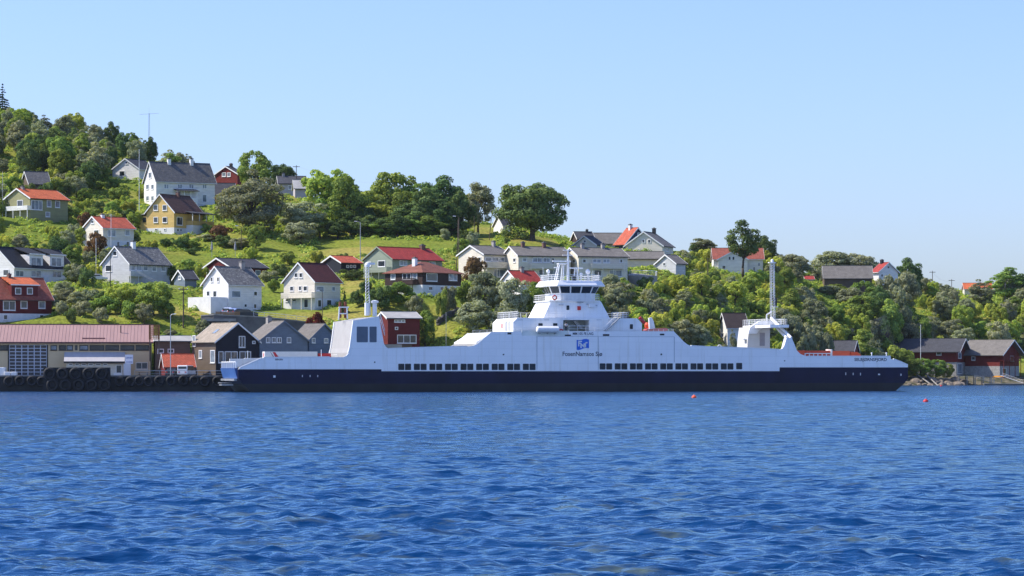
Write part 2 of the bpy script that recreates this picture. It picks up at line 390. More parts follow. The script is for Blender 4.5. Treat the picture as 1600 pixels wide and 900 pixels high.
HS = []
def H(name, label, cat, side, xl, xc, xr, yb, ye, yr, D, w, wall, roof, G=(), S=(), **o):
    h = dict(name=name, label=label, cat=cat, side=side, xl=xl, xc=xc, xr=xr, yb=yb, ye=ye, yr=yr, D=D, w=w, wall=wall, roof=roof, G=G, S=S)
    h.update(o)
    k = F/D; g = (xc-xl) if side=='L' else (xr-xc); lp = (xr-xc) if side=='L' else (xc-xl)
    a = math.asin(min(0.97, g/(k*w))); u = (xc-800)/F
    h['l'] = lp/(k*math.cos(a)); h['al'] = (a-u) if side=='L' else (-a-u)
    if 'al' in o:      # orientation given: the long front still ends at photo column xr
        c0 = P(xc, yb, D); u1 = (xr-800)/F; h['al'] = o['al']; h['l'] = (u1*c0.y-c0.x)/(math.cos(o['al'])-u1*math.sin(o['al']))
    C = P(xc, yb, D); M = Matrix.Rotation(h['al'], 3, 'Z')
    cl = Vector((-h['l']/2 if side=='L' else h['l']/2, -w/2, 0))
    h['cen'] = C - M@cl; h['M'] = M; h['C'] = C
    if not o.get('nofit'):
        CTRL.append((C.x, C.y, C.z-0.15)); c = h['cen']; CTRL.append((c.x, c.y, C.z+0.1))
    HS.append(h)

GRP = 'houses on the hillside'
# upper left
H('cabin','small weathered cabin with grey brown roof half hidden among dark trees','cabin','L',34,46,78,297,287,269,690,7,BROWNB,R_SLATE)
H('house','olive green house with bright orange roof and white balcony','house','L',8,47,106,341,310,297,650,9,GREENW,R_ORANGE,
  G=[(27,36,312.5,323.5)], S=[(48.5,66,313,328,'c3'),(73,80,312.6,323.5,'c'),(86,93.5,313.7,324.5,'c'),(71,78,331,339,'c')], balc=[('G',12,46,322,328,TRIM,1.3)], chim=[(35,293,299,4,GREYBR)])
H('house','small white house with dark grey roof left of the big white house','house','L',176,217,246,280,264,250,745,8.5,WHITE,R_DARK,
  G=[(186.5,195,267,275.5),(195.5,200,252.5,256.5)])
H('house','big white two storey house with long dark slate roof and two white chimneys','house','L',225,244,336,323,282,255,700,8,WHITE,R_SLATE,
  G=[(228.5,233,288,296,'c'),(236.5,240.5,288,296,'c'),(232.5,237,269,278.5,'c'),(228.5,233,306,314,'c'),(236.5,240.5,306,314,'c')],
  S=[(256,264,287.6,295,'c2'),(277,285,287.6,295,'c2'),(295,302.5,287.6,295,'c2'),(316,323,287.6,295,'c2'),(316,323,304,316,'c'),(256,264,304,315,'c2')],
  chim=[(264,248,257,5,TRIM),(299,248,257,5,TRIM)], porch=(276,307,299,321,TRIM,R_DARK))
H('house','ochre yellow house with brown roof and covered veranda','house','L',229,272,317,365,331,306,650,8,YELLOW,R_BROWN,
  G=[(240,247,320,329),(254,261,320,329),(240,247,339,348),(254,261.5,339,348),(242,246,357,361),(256,259.5,357,361)], S=[(276,285,339,352),(276,279.5,357,362),(281,284,357,362)],
  found=(355.5,BASEW), chim=[(278,300,310,5,BRICK)], porch=(297,330,335,364,YELLOW,R_DARK), annex=(218,229,337,358))
H('house','cream house with red orange roof below the yellow house','house','L',130,161,209,387,356,340,622,8,CREAM,R_REDOR,
  G=[(142.5,147,344,349.5),(147,154.5,359,368)], S=[(168,181,358.5,370,'c2'),(195,203,359,368.5,'c'),(182,187,377,385),(197,202,377,385)], found=(375,BASEW), chim=[(160,335,342,5,TRIM)])
H('house','dark red house with grey roof near the skyline behind the big white house','house','L',336,371,380,290,272,261,755,8,REDW,R_DARK,
  G=[(347,353,269.5,276,'c'),(355,360.5,269.5,276,'c')], chim=[(361,256,264,3,BLACKP)])
H('shed','long red shed with dark roof to the right of the big white house','shed','L',334,336.5,367,322,304,287,725,7,REDW,R_DARK)
H('house','lilac grey house with purple grey roof on the skyline behind trees','house','L',433,436,478,302,287,276,745,8,LILAC,R_DARK,
  S=[(450,456.6,289.5,296,'c')], chim=[(443,271,279,4,GREYBR)])
H('outbuilding','small outbuilding with pale grey roof beside the lilac grey house','outbuilding','L',458,461,482,307,294.5,282,732,6,LILAC,R_PALE)
# middle left
H('house','white modern row house with black roof and two boxy dormers','house','L',-30,22,118,443,417,389,578,9,WHITE,R_BLACK,
  G=[(-12,-4,401,410),(5,14,421,431)], S=[(24,37,422.5,432.5,'c2'),(48,64,422.5,433,'c2'),(81,96,423,434,'c2'),(101,111,424,435)],
  dorm=[(46,67,398,418,R_BLACK,[(48,64.5,402,416,'c2')]),(78,100,399,419,R_BLACK,[(80,96,402.5,416.5,'c2')])], balc=[('S',71,109,433,441,TRIM,1.5)])
H('house','pale grey house with mossy grey roof and white chimney','house','L',160,202,266,445,412,387,585,8.5,GREYW,R_GREY,
  G=[(176.5,183,392,400),(165,175,414,424.5)], S=[(204,211,413.5,423,'c'),(212.5,221.5,413.5,423,'c'),(223,231,413.5,423,'c'),(237,244.5,413.5,424,'c'),(251,259,413.5,424,'c')],
  chim=[(208,377,389,6,TRIM)], balc=[('S',201,226,423.5,431,GREYW,1.3)])
H('house','dark red house with orange tiled roof, wide dormer and white basement','house','L',-70,-40,81,506,466,434.5,538,8,DREDW,R_OLDRED,
  S=[(4.5,24,470,485,'2'),(32,42.7,470,482),(60,70.7,470.7,482,'c'),(5,12,491.5,500),(61.5,68.5,491.5,500)], found=(489,BASEW),
  dorm=[(18,59,446,462,R_ORANGE,[(23.5,33,449.5,460),(42,51,449.5,460)])], chim=[(14,428,436,5,BRICK)])
H('house','white house with grey tiled roof and walled terrace above the garage','house','L',317,357,409,486,444,418,555,8,WHITE,R_GREY,
  G=[(329,333,432.7,440.7),(339,343,432.7,440.7),(323,328,454.4,463),(333,339,454,464.5)], S=[(361.5,376,454,465,'c'),(396,402,455,462.7),(381,386,474.5,480.5),(396,401,474.5,482.7)],
  chim=[(378,409,421,7,GREYBR)], terrace=(296,465.5))
H('house','dark red bungalow with charcoal roof behind the white house with terrace','house','L',319,360,417,441,418,405,597,9,DREDW,R_DARK,
  G=[(323,329.5,422,431,'c')], S=[(399,406.7,422,431,'c')], balc=[('S',403,418,432,440,DREDW,1.2)], barge=TRIM)
H('shed','little blue grey shed with dark roof and white gable trim','shed','L',272,289,307,446,436,423,575,4.6,GRBLUE,R_DARK, G=[(279,283,431,437,'c')], barge=TRIM)
H('house','cream house with maroon roof and long balcony across the gable','house','L',443,491.6,532,483,440,412,560,8.5,CREAM,R_MAROON,
  G=[(460,465.4,426,434),(467.6,473,426,434),(453,459,447,455),(466.6,471.4,446.6,454.4),(474,480.6,446.6,455),(475,482,467,481),(457,463,467,471.5),(446,451,467,471.5)],
  S=[(493.5,506,447,456,'c'),(518,523.6,447.6,455,'c'),(496,502,468,480),(510,518,468,480)], balc=[('G',443,491,457,465,CREAM,1.6)], found=(466,BASEW))
H('cabin','black cabin with red roof above the cream house','cabin','L',503,533,564,428,411,401,602,7,BLACKW,R_REDOR, S=[(541,545,414,418.6,'c'),(546.6,550.4,414,418.6,'c'),(552,556,414,418.6,'c')])
H('house','sage green house with red roof, big brick chimney and porch gable','house','L',568,613,692,441,405,388,590,9,SAGE,R_RED,
  G=[(590.6,602,407,417),(574,580,409,416,'c')], S=[(624,636,407,415,'c2'),(650,657,408,415,'c'),(670,680,408,415,'c')], chim=[(660,383,403,8,BRICK)], balc=[('G',572,608,417.5,425,SAGE,1.5)], barge=SAGE)
H('house','dark brown hipped roof house on white basement above the lawn','house','L',601,660,722,461,425,409,563,10,BROWNW,R_CLAY, hip=True,
  G=[(610.7,618,427.5,437,'c'),(629,642.7,427,436.4,'2'),(645,652,426,436,'c')], S=[(666,683,427,439.5),(701,714,427.5,438.5,'c2'),(669,676,447.5,454),(687.5,693,447.5,454),(703.6,711,448,455)],
  found=(445,BASEW), chim=[(648,403,416,6,TRIM)], balc=[('G',621,648,435,443.6,BROWNW,1.3)])
# row houses
RH = 'row of three beige terraced houses'
H('row_house','leftmost of the three beige row houses, with taupe roof and balcony','house','L',716,756,797,440,398,385,603,9,BEIGE,R_TAUPE, grp=RH,
  G=[(732,744,401.5,408.4,'3'),(746.5,752,401.5,408.4),(742,750.6,419,424)], S=[(758,767.5,401.5,408.4,'c'),(769,779,401.5,408.4,'c'),(780.6,788,401.5,408.4,'c'),(771,790,421,433,'c2')],
  chim=[(771,377,389,4,GREYBR)], balc=[('S',757,791,409.5,418,BEIGE,1.3)])
H('row_house','middle one of the three beige row houses','house','L',785,810,892,444,400,386.5,600,9,BEIGE,R_TAUPE, grp=RH,
  G=[(802,806,403,410)], S=[(832,847,402.5,410,'c2'),(848.5,859.5,402.5,410,'c2'),(862,866,403,413),(816,823,403,409,'c'),(841.6,850,421,430),(858,872,421,431,'c2')],
  chim=[(817,378.5,389,5,BRICK),(850,379,389,5,BRICK)], balc=[('S',828,868,412,419,BEIGE,1.3)])
H('row_house','rightmost of the three beige row houses, beside the curved driveway','house','L',880,904,981,439,401,388.5,603,9,BEIGE,R_TAUPE, grp=RH,
  G=[(895,899,405,411)], S=[(910,916,404.7,411,'d'),(926,939,404.7,411,'c2'),(942,953,404.7,411,'c2'),(968,973,404.7,411),(952,972,421.6,432.5,'c2'),(928,940,421.6,432)],
  chim=[(910,381,391,5,GREYBR),(942,381,391,5,GREYBR)], balc=[('S',923,975,412,419,BEIGE,1.3)])
H('house','white house with red roof half hidden by trees below the row houses','house','L',778,813,850,476,445,424,568,8,WHITE,R_RED, G=[(790,796,436,443)], chim=[(815,418,428,5,GREYBR)])
H('house','white house hidden behind the big dark oak','house','L',771,786,797,371,352,338,698,6,WHITE,R_DARK, S=[(789,792,359,367)])
# skyline right of centre
H('house','beige gabled house with small attic window on the skyline right of the oak','house','L',896,932,943,394,383,369.5,665,7.5,BEIGE,R_DARK, G=[(912,916,375,379.5)])
H('house','house with dark roof peeking up behind the beige gabled house','house','L',893,903,928,384,374,363,692,7,BROWNW,R_DARK, chim=[(917,359,366,2,BLACKP)])
H('house','low house with long taupe roof on the skyline','house','L',926,929,986,391,381,365,705,8,GREYW,R_TAUPE)
H('house','navy blue house with orange roof and tall white chimney on the skyline','house','R',961,977,1015,394,381,357,690,7.5,NAVYW,R_REDOR, G=[(996,1003,363.5,369.5,'c'),(984,989,380,386,'c')], chim=[(985,351,366,4,TRIM)])
H('house','large beige house with taupe roof and two attic windows on the skyline','house','L',977,1035,1052,399,384,364,668,9.2,BEIGE,R_TAUPE, G=[(1003,1008,374,380),(1012,1017,374,380),(982,986,388,393),(996,1000,389,392)], S=[(1039,1044,387,393)], chim=[(1022,357,367,4,BLACKP)])
H('garage','low beige garage with taupe roof behind the rightmost row house','garage','L',974,976,1036,419,405,394,638,7,BEIGE,R_TAUPE)
H('outbuilding','small pale blue gabled outbuilding above the curved driveway','outbuilding','L',1025,1056,1071,426,412,399,630,6,GREYW,R_TAUPE, G=[(1036,1040,410,416)])
H('house','white house with red tiled roof and front gable behind the lone tall tree','house','L',1112,1115,1192,428,405,388.5,715,9,WHITE,R_OLDRED, S=[(1177,1179.5,417,424),(1184,1188,410,416,'c')], xgable=(1122,1168,393.5,[(1138,1142,401,407),(1144,1148,401,407),(1128,1134,415,421)]))
H('barn','long brown barn with grey roof on the right skyline','barn','L',1285,1288,1362,449,435,416,752,9,BROWNB,R_TAUPE, S=[(1347,1351,438,442)])
H('house','white house with red roof and black chimney beside the brown barn','house','R',1362,1373,1403,439,425,411,762,7,WHITE,R_RED, G=[(1386,1390,415,420),(1376,1380,428,433)], chim=[(1373,406,417,4,BLACKP)])
H('house','house with orange roof among trees at the far right skyline','house','L',1504,1507,1549,466,452,443,845,7,CREAM,R_ORANGE)
H('outbuilding','tiny white outbuilding with red roof left of the brown barn','outbuilding','L',1256,1259,1271,444,437,432,765,4,WHITE,R_RED)
H('house','white house with dark brown roof at the foot of the wooded slope','house','L',1124,1136.5,1168,543,512,490,592,7,WHITE,R_DBROWN, S=[(1158,1164,521,531)], G=[(1128,1131,520,527)])
# waterside
H('house','black waterside house with sand coloured roof and glazed gable','house','R',300,337.5,404,589,534,506,513,8.8,BLACKW,R_SAND,
  G=[(373,383,525,543,'2'),(394,399,532.5,537.5,'c'),(351,371,549,568,'2'),(374,392,549,562,'2'),(341,349,549,567)], S=[(301,306,524,541,'c'),(329,336,547,567,'c'),(311,316,547,560,'c')], nofit=True, longwall=BROWNB, sky=(336,344,508.5,513))
H('house','grey blue waterside house with taupe roof, four gable windows and grey chimney','house','R',383,406,481,589,533,503,518,9.5,GRBLUE,R_TAUPE,
  G=[(415.6,422,527,535.6,'2'),(424.6,431.5,527,535.6,'2'),(432.7,439.7,527,535.6,'2'),(448,454.7,527,535.6,'2'),(414,420,551,560,'2'),(440,455,551,562,'2')], chim=[(404,495,512,8,GREYBR)], barge=GRBLUE, nofit=True)
H('house','slate blue waterside house with taupe roof right of the grey blue one','house','R',456,483,529,589,531,507,523,8.5,BLUEW,R_TAUPE, G=[(487,492.6,528,536,'c'),(506,512.5,528.5,536,'c')], barge=BLUEW, nofit=True)
H('house','dark red waterside house with pale flat pitched roof behind the ferry funnel','house','L',590,606,656,562,498,488.5,534,7,DREDW,R_PALE,
  S=[(616,633,499.5,503.5,'3'),(620.5,650.6,523,536.4,'3'),(617,622,510.7,515.5)], balc=[('S',609,642,538,545,BROWNB,1.6)])
H('shed','small dark red waterside shed with orange red roof next to the terminal','shed','L',252,258,303,588,573,554,511,5,DREDW,R_REDOR, nofit=True)
H('boathouse','left one of two red boathouses with charcoal roof on stone base','boathouse','R',1399,1494,1509,587,548,530,712,9,REDW,R_DARK, S=[(1463,1471,549.5,555)], G=[(1497,1502,551,560,'c'),(1496,1503,568,584,'c')], found=(566,STONEW), og=1.3, oh=.9)
H('boathouse','right one of two red boathouses with brown grey roof and gable balcony','boathouse','R',1508,1562,1592,589,553,532,712,9,REDW,R_TAUPE, S=[(1518,1524,557,563)], G=[(1566,1572,575,587),(1578,1584,556,564)], found=(572,STONEW), og=1.5, oh=.8, balc=[('G',1565,1592,556,563,REDW,1.4)])
H('shed','dark roofed red shed among trees behind the orange truck','shed','R',1280,1333,1341,563,549,533,657,7,REDW,R_DARK)
H('outbuilding','low brown outbuilding with pale flat roof between terminal and black house','outbuilding','L',240,243,297,588,534,526,519,6,BROWNB,R_PALE,S=[(262,272,545,552),(246,256,545,552)],nofit=True)
TERM = len(HS)
H('ferry_terminal','long khaki terminal building with pink metal roof behind the tyre lined quay','building','L',-110,-100,235,588,534,508,516,12,KHAKI,None, noroof=True, nofit=True, al=R(6))

fit_terrain()

def h_local_S(h, px, off=0.0):
    """local x on the long front plane seen at photo column px (y local = -w/2-off), exact ray"""
    u = (px-800)/F; M = h['M']; c = h['cen']; y = -h['w']/2-off
    dx = M@Vector((1,0,0)); o = c+M@Vector((0,y,0))
    return (u*o.y-o.x)/(dx.x-u*dx.y)
def h_local_G(h, px, off=0.0):
    u = (px-800)/F; M = h['M']; c = h['cen']; x = (-h['l']/2-off) if h['side']=='L' else (h['l']/2+off)
    dy = M@Vector((0,1,0)); o = c+M@Vector((x,0,0))
    return (u*o.y-o.x)/(dy.x-u*dy.y)
def h_z(h, lx, ly, py):
    Dp = (h['cen']+h['M']@Vector((lx,ly,0))).y
    return CH+(HY-py)/F*Dp-h['C'].z

def face_box(mb, h, face, a0, a1, z0, z1, d0, d1, off=0.0):
    a0, a1 = min(a0,a1), max(a0,a1); z0, z1 = min(z0,z1), max(z0,z1)
    if face == 'S': mb.box(a0,a1,-h['w']/2-off-d1,-h['w']/2-off-d0,z0,z1)
    elif h['side']=='L': mb.box(-h['l']/2-off-d1,-h['l']/2-off-d0,a0,a1,z0,z1)
    else: mb.box(h['l']/2+off+d0,h['l']/2+off+d1,a0,a1,z0,z1)

def add_window(h, root, face, win, off=0.0, frame=None, parent=None):
    x0,x1,y0,y1 = win[:4]; st = win[4] if len(win)>4 else 'd'
    if face=='S': a0,a1 = h_local_S(h,x0,off), h_local_S(h,x1,off); lx,ly=(a0+a1)/2,-h['w']/2
    else: a0,a1 = h_local_G(h,x0,off), h_local_G(h,x1,off); lx,ly=(-h['l']/2 if h['side']=='L' else h['l']/2),(a0+a1)/2
    a0,a1=min(a0,a1),max(a0,a1)
    z1,z0 = h_z(h,lx,ly,y0), h_z(h,lx,ly,y1)
    t = min(0.13, (a1-a0)*0.18)
    mb = MB()
    face_box(mb,h,face,a0,a1,z0,z0+t,0,.08,off); face_box(mb,h,face,a0,a1,z1-t,z1,0,.08,off)
    face_box(mb,h,face,a0,a0+t,z0+t,z1-t,0,.08,off); face_box(mb,h,face,a1-t,a1,z0+t,z1-t,0,.08,off)
    n = 1
    for ch in st:
        if ch.isdigit(): n = int(ch)
    for i in range(1,n):
        c = a0+(a1-a0)*i/n; face_box(mb,h,face,c-t*.4,c+t*.4,z0+t,z1-t,0,.075,off)
    wo = mb.build('window', frame or h.get('frame') or TRIM, parent or root)
    pb = MB(); face_box(pb,h,face,a0+t*.9,a1-t*.9,z0+t*.9,z1-t*.9,0,.03,off)
    if parent is None: pb.build('pane', GLASSB if 'c' in st else GLASS, wo)
    else: pb.build('window_pane', GLASSB if 'c' in st else GLASS, parent)
    if parent is None and (a1-a0) > 0.8:
        sb = MB(); face_box(sb,h,face,a0-.05,a1+.05,z0-.09,z0-.01,0,.14,off); sb.build('sill', frame or h.get('frame') or TRIM, wo)
    return wo

def railing_line(mb, pts, hgt, post=1.2, r=0.03, bars=2, top=0.04):
    for p,q in zip(pts[:-1],pts[1:]):
        p=Vector(p); q=Vector(q); n=max(1,int((q-p).length/post))
        for i in range(n+1):
            b=p+(q-p)*(i/n); mb.tube(b,b+Vector((0,0,hgt)),r,n=4)
        for j in range(bars+1):
            z=Vector((0,0,hgt*(j+1)/(bars+1))); mb.tube(p+z,q+z,top if j==bars else r*.8,n=4)

def make_house(h):
    l,w,side = h['l'],h['w'],h['side']; zb = h['C'].z
    root = empty(h['name'], (h['cen'].x,h['cen'].y,zb), h['al'])
    tag(root, h['label'], h['cat'], h.get('grp', GRP))
    hw = h_z(h, (-l/2 if side=='L' else l/2), -w/2, h['ye'])+0.12
    hr = h_z(h, 0, 0, h['yr'])
    hr = max(hr, hw+0.5)
    sl = (hr-hw)/(w/2)
    h['hw'],h['hr'],h['sl'] = hw,hr,sl
    mb = MB()
    if h.get('hip'):
        mb.box(-l/2,l/2,-w/2,w/2,-3.5,hw)
    else:
        mb.prism_x([(-w/2,-3.5),(w/2,-3.5),(w/2,hw),(0,hr),(-w/2,hw)], -l/2, l/2)
    mb.build('wall', h['wall'], root)
    if h.get('longwall'):
        b=MB(); face_box(b,h,'S',-l/2+.02,l/2-.02,-3.4,hw-.05,.003,.05); b.build('side_wall_boards',h['longwall'],root)
    if 'found' in h:
        zf = h_z(h, (-l/2 if side=='L' else l/2), -w/2, h['found'][0])
        MB().box(-l/2-.05,l/2+.05,-w/2-.05,w/2+.05,-3.6,zf).build('foundation',h['found'][1],root)
        h['foff']=0.05; h['zf']=zf
    # roof
    oh=h.get('oh',0.45); og=h.get('og',0.35); th=0.17
    if h.get('noroof'): pass
    elif h.get('hip'):
        e=w/2+oh; el=l/2+oh; ez=hw-oh*sl*0.8; rl=max(0.15,l/2-w/2)
        b=MB(); b.add([(-el,-e,ez),(el,-e,ez),(el,e,ez),(-el,e,ez),(-rl,0,hr),(rl,0,hr),(-el,-e,ez-.14),(el,-e,ez-.14),(el,e,ez-.14),(-el,e,ez-.14)],
            [(0,1,5,4),(1,2,5),(2,3,4,5),(3,0,4),(6,7,1,0),(7,8,2,1),(8,9,3,2),(9,6,0,3),(9,8,7,6)])
        b.build('roof',h['roof'],root)
    else:
        e=w/2+oh; ez=hw-oh*sl
        b=MB()
        for s in (-1,1):
            b.prism_x([(0,hr+.01),(0,hr+.01+th),(s*e,ez+.01+th),(s*e,ez+.01)], -l/2-og, l/2+og)
        ro=b.build('roof',h['roof'],root)
        rb=MB(); rb.box(-l/2-og,l/2+og,-.13,.13,hr+th-.03,hr+th+.07); rb.build('ridge_cap',h['roof'],ro)
        bm_=h.get('barge') or TRIM
        for s in (-1,1):
            for xx in ((-l/2-og-.03),(l/2+og+.005)):
                b=MB(); b.prism_x([(0,hr-.12),(0,hr+th+.03),(s*(e+.02),ez+th+.03),(s*(e+.02),ez-.12)], xx, xx+.03); b.build('bargeboard',bm_,root)
        gb=MB(); gb.box(-l/2-og+.05,l/2+og-.05,-e-.1,-e-.005,ez-.02,ez+.1); gb.build('gutter',DARKTRIM if h['wall'] not in (WHITE,CREAM) else TRIM,root)
    for win in h['G']: add_window(h,root,'G',win, h.get('foff',0) if ('found' in h and win[2]>h['found'][0]-1) else 0)
    for win in h['S']: add_window(h,root,'S',win, (h.get('foff',0) if ('found' in h and win[2]>h['found'][0]-1) else 0)+(0.052 if h.get('longwall') else 0))
    for (cx,y0,y1,wp,m) in h.get('chim',()):
        k=F/h['D']; ww=max(0.5,wp/k)/2; u=(cx-800)/F
        M=h['M']; c=h['cen']; dx=M@Vector((1,0,0)); yy=-0.25
        o=c+M@Vector((0,yy,0)); lx=(u*o.y-o.x)/(dx.x-u*dx.y); lx=max(-l/2+.5,min(l/2-.5,lx))
        zt=h_z(h,lx,yy,y0); zt=max(zt,hr+.6)
        b=MB(); b.box(lx-ww,lx+ww,yy-.4,yy+.4,hr-1.5,zt); co=b.build('chimney',m,root)
        b=MB(); b.box(lx-ww-.06,lx+ww+.06,yy-.46,yy+.46,zt-.12,zt+.06); b.box(lx-ww*.5,lx+ww*.5,yy-.2,yy+.2,zt+.06,zt+.22); b.build('chimney_cap',DCONC,co)
    for (face,x0,x1,y0,y1,m,dep) in h.get('balc',()):
        if face=='S': a0,a1=h_local_S(h,x0,dep*.5),h_local_S(h,x1,dep*.5); lx,ly=(a0+a1)/2,-w/2
        else: a0,a1=h_local_G(h,x0,dep*.5),h_local_G(h,x1,dep*.5); lx,ly=(-l/2 if side=='L' else l/2),(a0+a1)/2
        a0,a1=min(a0,a1),max(a0,a1)
        z1,z0=h_z(h,lx,ly,y0),h_z(h,lx,ly,y1)
        b=MB(); face_box(b,h,face,a0,a1,z0-.15,z0,0.06,dep)
        n=max(2,int((a1-a0)/2.2))
        for i in range(n+1):
            c=a0+.08+(a1-a0-.16)*i/n; face_box(b,h,face,c-.06,c+.06,-2.5,z0-.15,dep-.16,dep-.04)
        bo=b.build('balcony',m,root)
        b=MB()
        nb=max(3,int((z1-z0)/.22)); 
        for j in range(nb):
            zz=z0+.06+(z1-z0-.06)*j/nb; hh=(z1-z0)/nb*.72
            face_box(b,h,face,a0,a1,zz,zz+hh,dep-.05,dep-.01)
            for ax in (a0,a1-.04): face_box(b,h,face,ax,ax+.04,zz,zz+hh,.06,dep-.05)
        b.build('balcony_rail',m,bo)
    for (x0,x1,y0,y1,rm,wins) in h.get('dorm',()):
        off=-0.3
        a0,a1=h_local_S(h,x0,off),h_local_S(h,x1,off); z1=h_z(h,(a0+a1)/2,-w/2,y0); z0=h_z(h,(a0+a1)/2,-w/2,y1)
        z1=min(z1,hr-.1)
        b=MB(); b.box(a0,a1,-w/2-off,0,z0-.1,z1); do=b.build('dormer',h['wall'],root)
        b=MB(); b.prism_x([(-w/2-off-.35,z1+.02),(0.1,hr+.1),(0.1,hr+.27),(-w/2-off-.35,z1+.18)],a0-.3,a1+.3); b.build('dormer_roof',rm,do)
        b=MB(); face_box(b,h,'S',a0-.32,a1+.32,z1-.02,z1+.2,.36,.41,off); b.build('fascia',TRIM,do)
        for win in wins: add_window(h,root,'S',win,off,parent=do)
    if 'xgable' in h:
        x0,x1,ya,wins=h['xgable']; dep=1.6
        a0,a1=h_local_S(h,x0,dep),h_local_S(h,x1,dep); am=(a0+a1)/2; za=h_z(h,am,-w/2-dep,ya); ze=hw-.3
        b=MB(); b.prism_y([(a0,-3.5),(a1,-3.5),(a1,ze),(am,za),(a0,ze)],-w/2-dep,-.2); go=b.build('front_gable',h['wall'],root)
        s2=(za-ze)/(am-a0)
        for s,aa in ((-1,a0),(1,a1)):
            b=MB(); b.prism_y([(am,za+.01),(am,za+.2),(aa+s*.4,ze-.4*s2+.2),(aa+s*.4,ze-.4*s2+.01)],-w/2-dep-.35,-.2); b.build('gable_roof',h['roof'],go)
            b=MB(); b.prism_y([(am,za-.1),(am,za+.24),(aa+s*.42,ze-.42*s2+.24),(aa+s*.42,ze-.42*s2-.1)],-w/2-dep-.39,-w/2-dep-.355); b.build('bargeboard',TRIM,go)
        for win in wins: add_window(h,root,'S',win,dep,parent=go)
    if 'porch' in h:
        x0,x1,y0,y1,m,rm=h['porch']; dep=1.9
        a0,a1=h_local_S(h,x0,dep*.6),h_local_S(h,x1,dep*.6); z1=h_z(h,(a0+a1)/2,-w/2-dep,y0)
        zfl=max(0.5,z1-2.6)
        b=MB()
        b.box(a0,a1,-w/2-dep,-w/2-.06,-2.5,zfl)
        for c in np.linspace(a0+.1,a1-.1,4): b.box(c-.08,c+.08,-w/2-dep+.02,-w/2-dep+.18,zfl,z1)
        po=b.build('porch',TRIM,root)
        b=MB()
        for j in range(4):
            zz=zfl+.05+j*.24; b.box(a0+.02,a1-.02,-w/2-dep-.05,-w/2-dep-.005,zz,zz+.2); b.box(a1+.005,a1+.05,-w/2-dep-.05,-w/2-.06,zz,zz+.2); b.box(a0-.05,a0-.005,-w/2-dep-.05,-w/2-.06,zz,zz+.2)
        b.build('porch_rail',m,po)
        b=MB(); b.prism_x([(-w/2-dep-.4,z1),(-w/2-.02,z1+.5),(-w/2-.02,z1+.65),(-w/2-dep-.4,z1+.15)],a0-.35,a1+.35); b.build('porch_roof',rm,po)
    if 'annex' in h:
        x0,x1,y0,y1=h['annex']; ln=2.3
        b=MB(); y_far=w/2; z1=h_z(h,-l/2,w/2,y0)
        b.box(-l/2+.6,l/2-2,w/2+.003,w/2+ln,-3,z1); ao=b.build('annex',h['wall'],root)
        b=MB(); b.hexa([(-l/2+.3,w/2-.0,z1+.6),(l/2-1.8,w/2-.0,z1+.6),(l/2-1.8,w/2+ln+.3,z1+.02),(-l/2+.3,w/2+ln+.3,z1+.02)],[(-l/2+.3,w/2-.0,z1+.75),(l/2-1.8,w/2-.0,z1+.75),(l/2-1.8,w/2+ln+.3,z1+.17),(-l/2+.3,w/2+ln+.3,z1+.17)]); b.build('annex_roof',R_PALE,ao)
        b=MB(); b.box(-l/2+.55,-l/2+.595,w/2+.6,w/2+1.6,z1-1.5,z1-.4); b.build('window',GLASS,ao)
    if 'terrace' in h:
        x0,y0=h['terrace']; z1=h_z(h,-l/2,w/2,y0)
        # terrace block along the gable side, reaching to photo column x0
        u=(x0-800)/F; M=h['M']; c=h['cen']; dx=M@Vector((1,0,0)); o=c+M@Vector((0,w/2-1.0,0)); lx=(u*o.y-o.x)/(dx.x-u*dx.y)
        lx=max(lx,-l/2-6.5)
        b=MB(); b.box(lx,-l/2-.005,-w/2+.3,w/2-.5,-3.5,z1-1.0)
        to=b.build('terrace',BASEW,root)
        for bx in ((lx,lx+.2,-w/2+.3,w/2-.5),(lx+.2,-l/2-.01,-w/2+.3,-w/2+.5),(lx+.2,-l/2-.01,w/2-.7,w/2-.5)):
            MB().box(bx[0],bx[1],bx[2],bx[3],z1-1.0,z1).build('parapet',BASEW,to)
    if 'sky' in h:
        x0,x1,y0,y1=h['sky']; xx=-l/2+l*.55; yy=-w/4
        zz=hr-abs(yy)*sl
        b=MB(); b.hexa([(xx-.5,yy-.5,zz-.5*sl+th),(xx+.5,yy-.5,zz-.5*sl+th),(xx+.5,yy+.5,zz+.5*sl+th),(xx-.5,yy+.5,zz+.5*sl+th)],[(xx-.5,yy-.5,zz-.5*sl+th+.1),(xx+.5,yy-.5,zz-.5*sl+th+.1),(xx+.5,yy+.5,zz+.5*sl+th+.1),(xx-.5,yy+.5,zz+.5*sl+th+.1)])
        b.build('skylight',GLASSB,root)
    h['root']=root
    return root
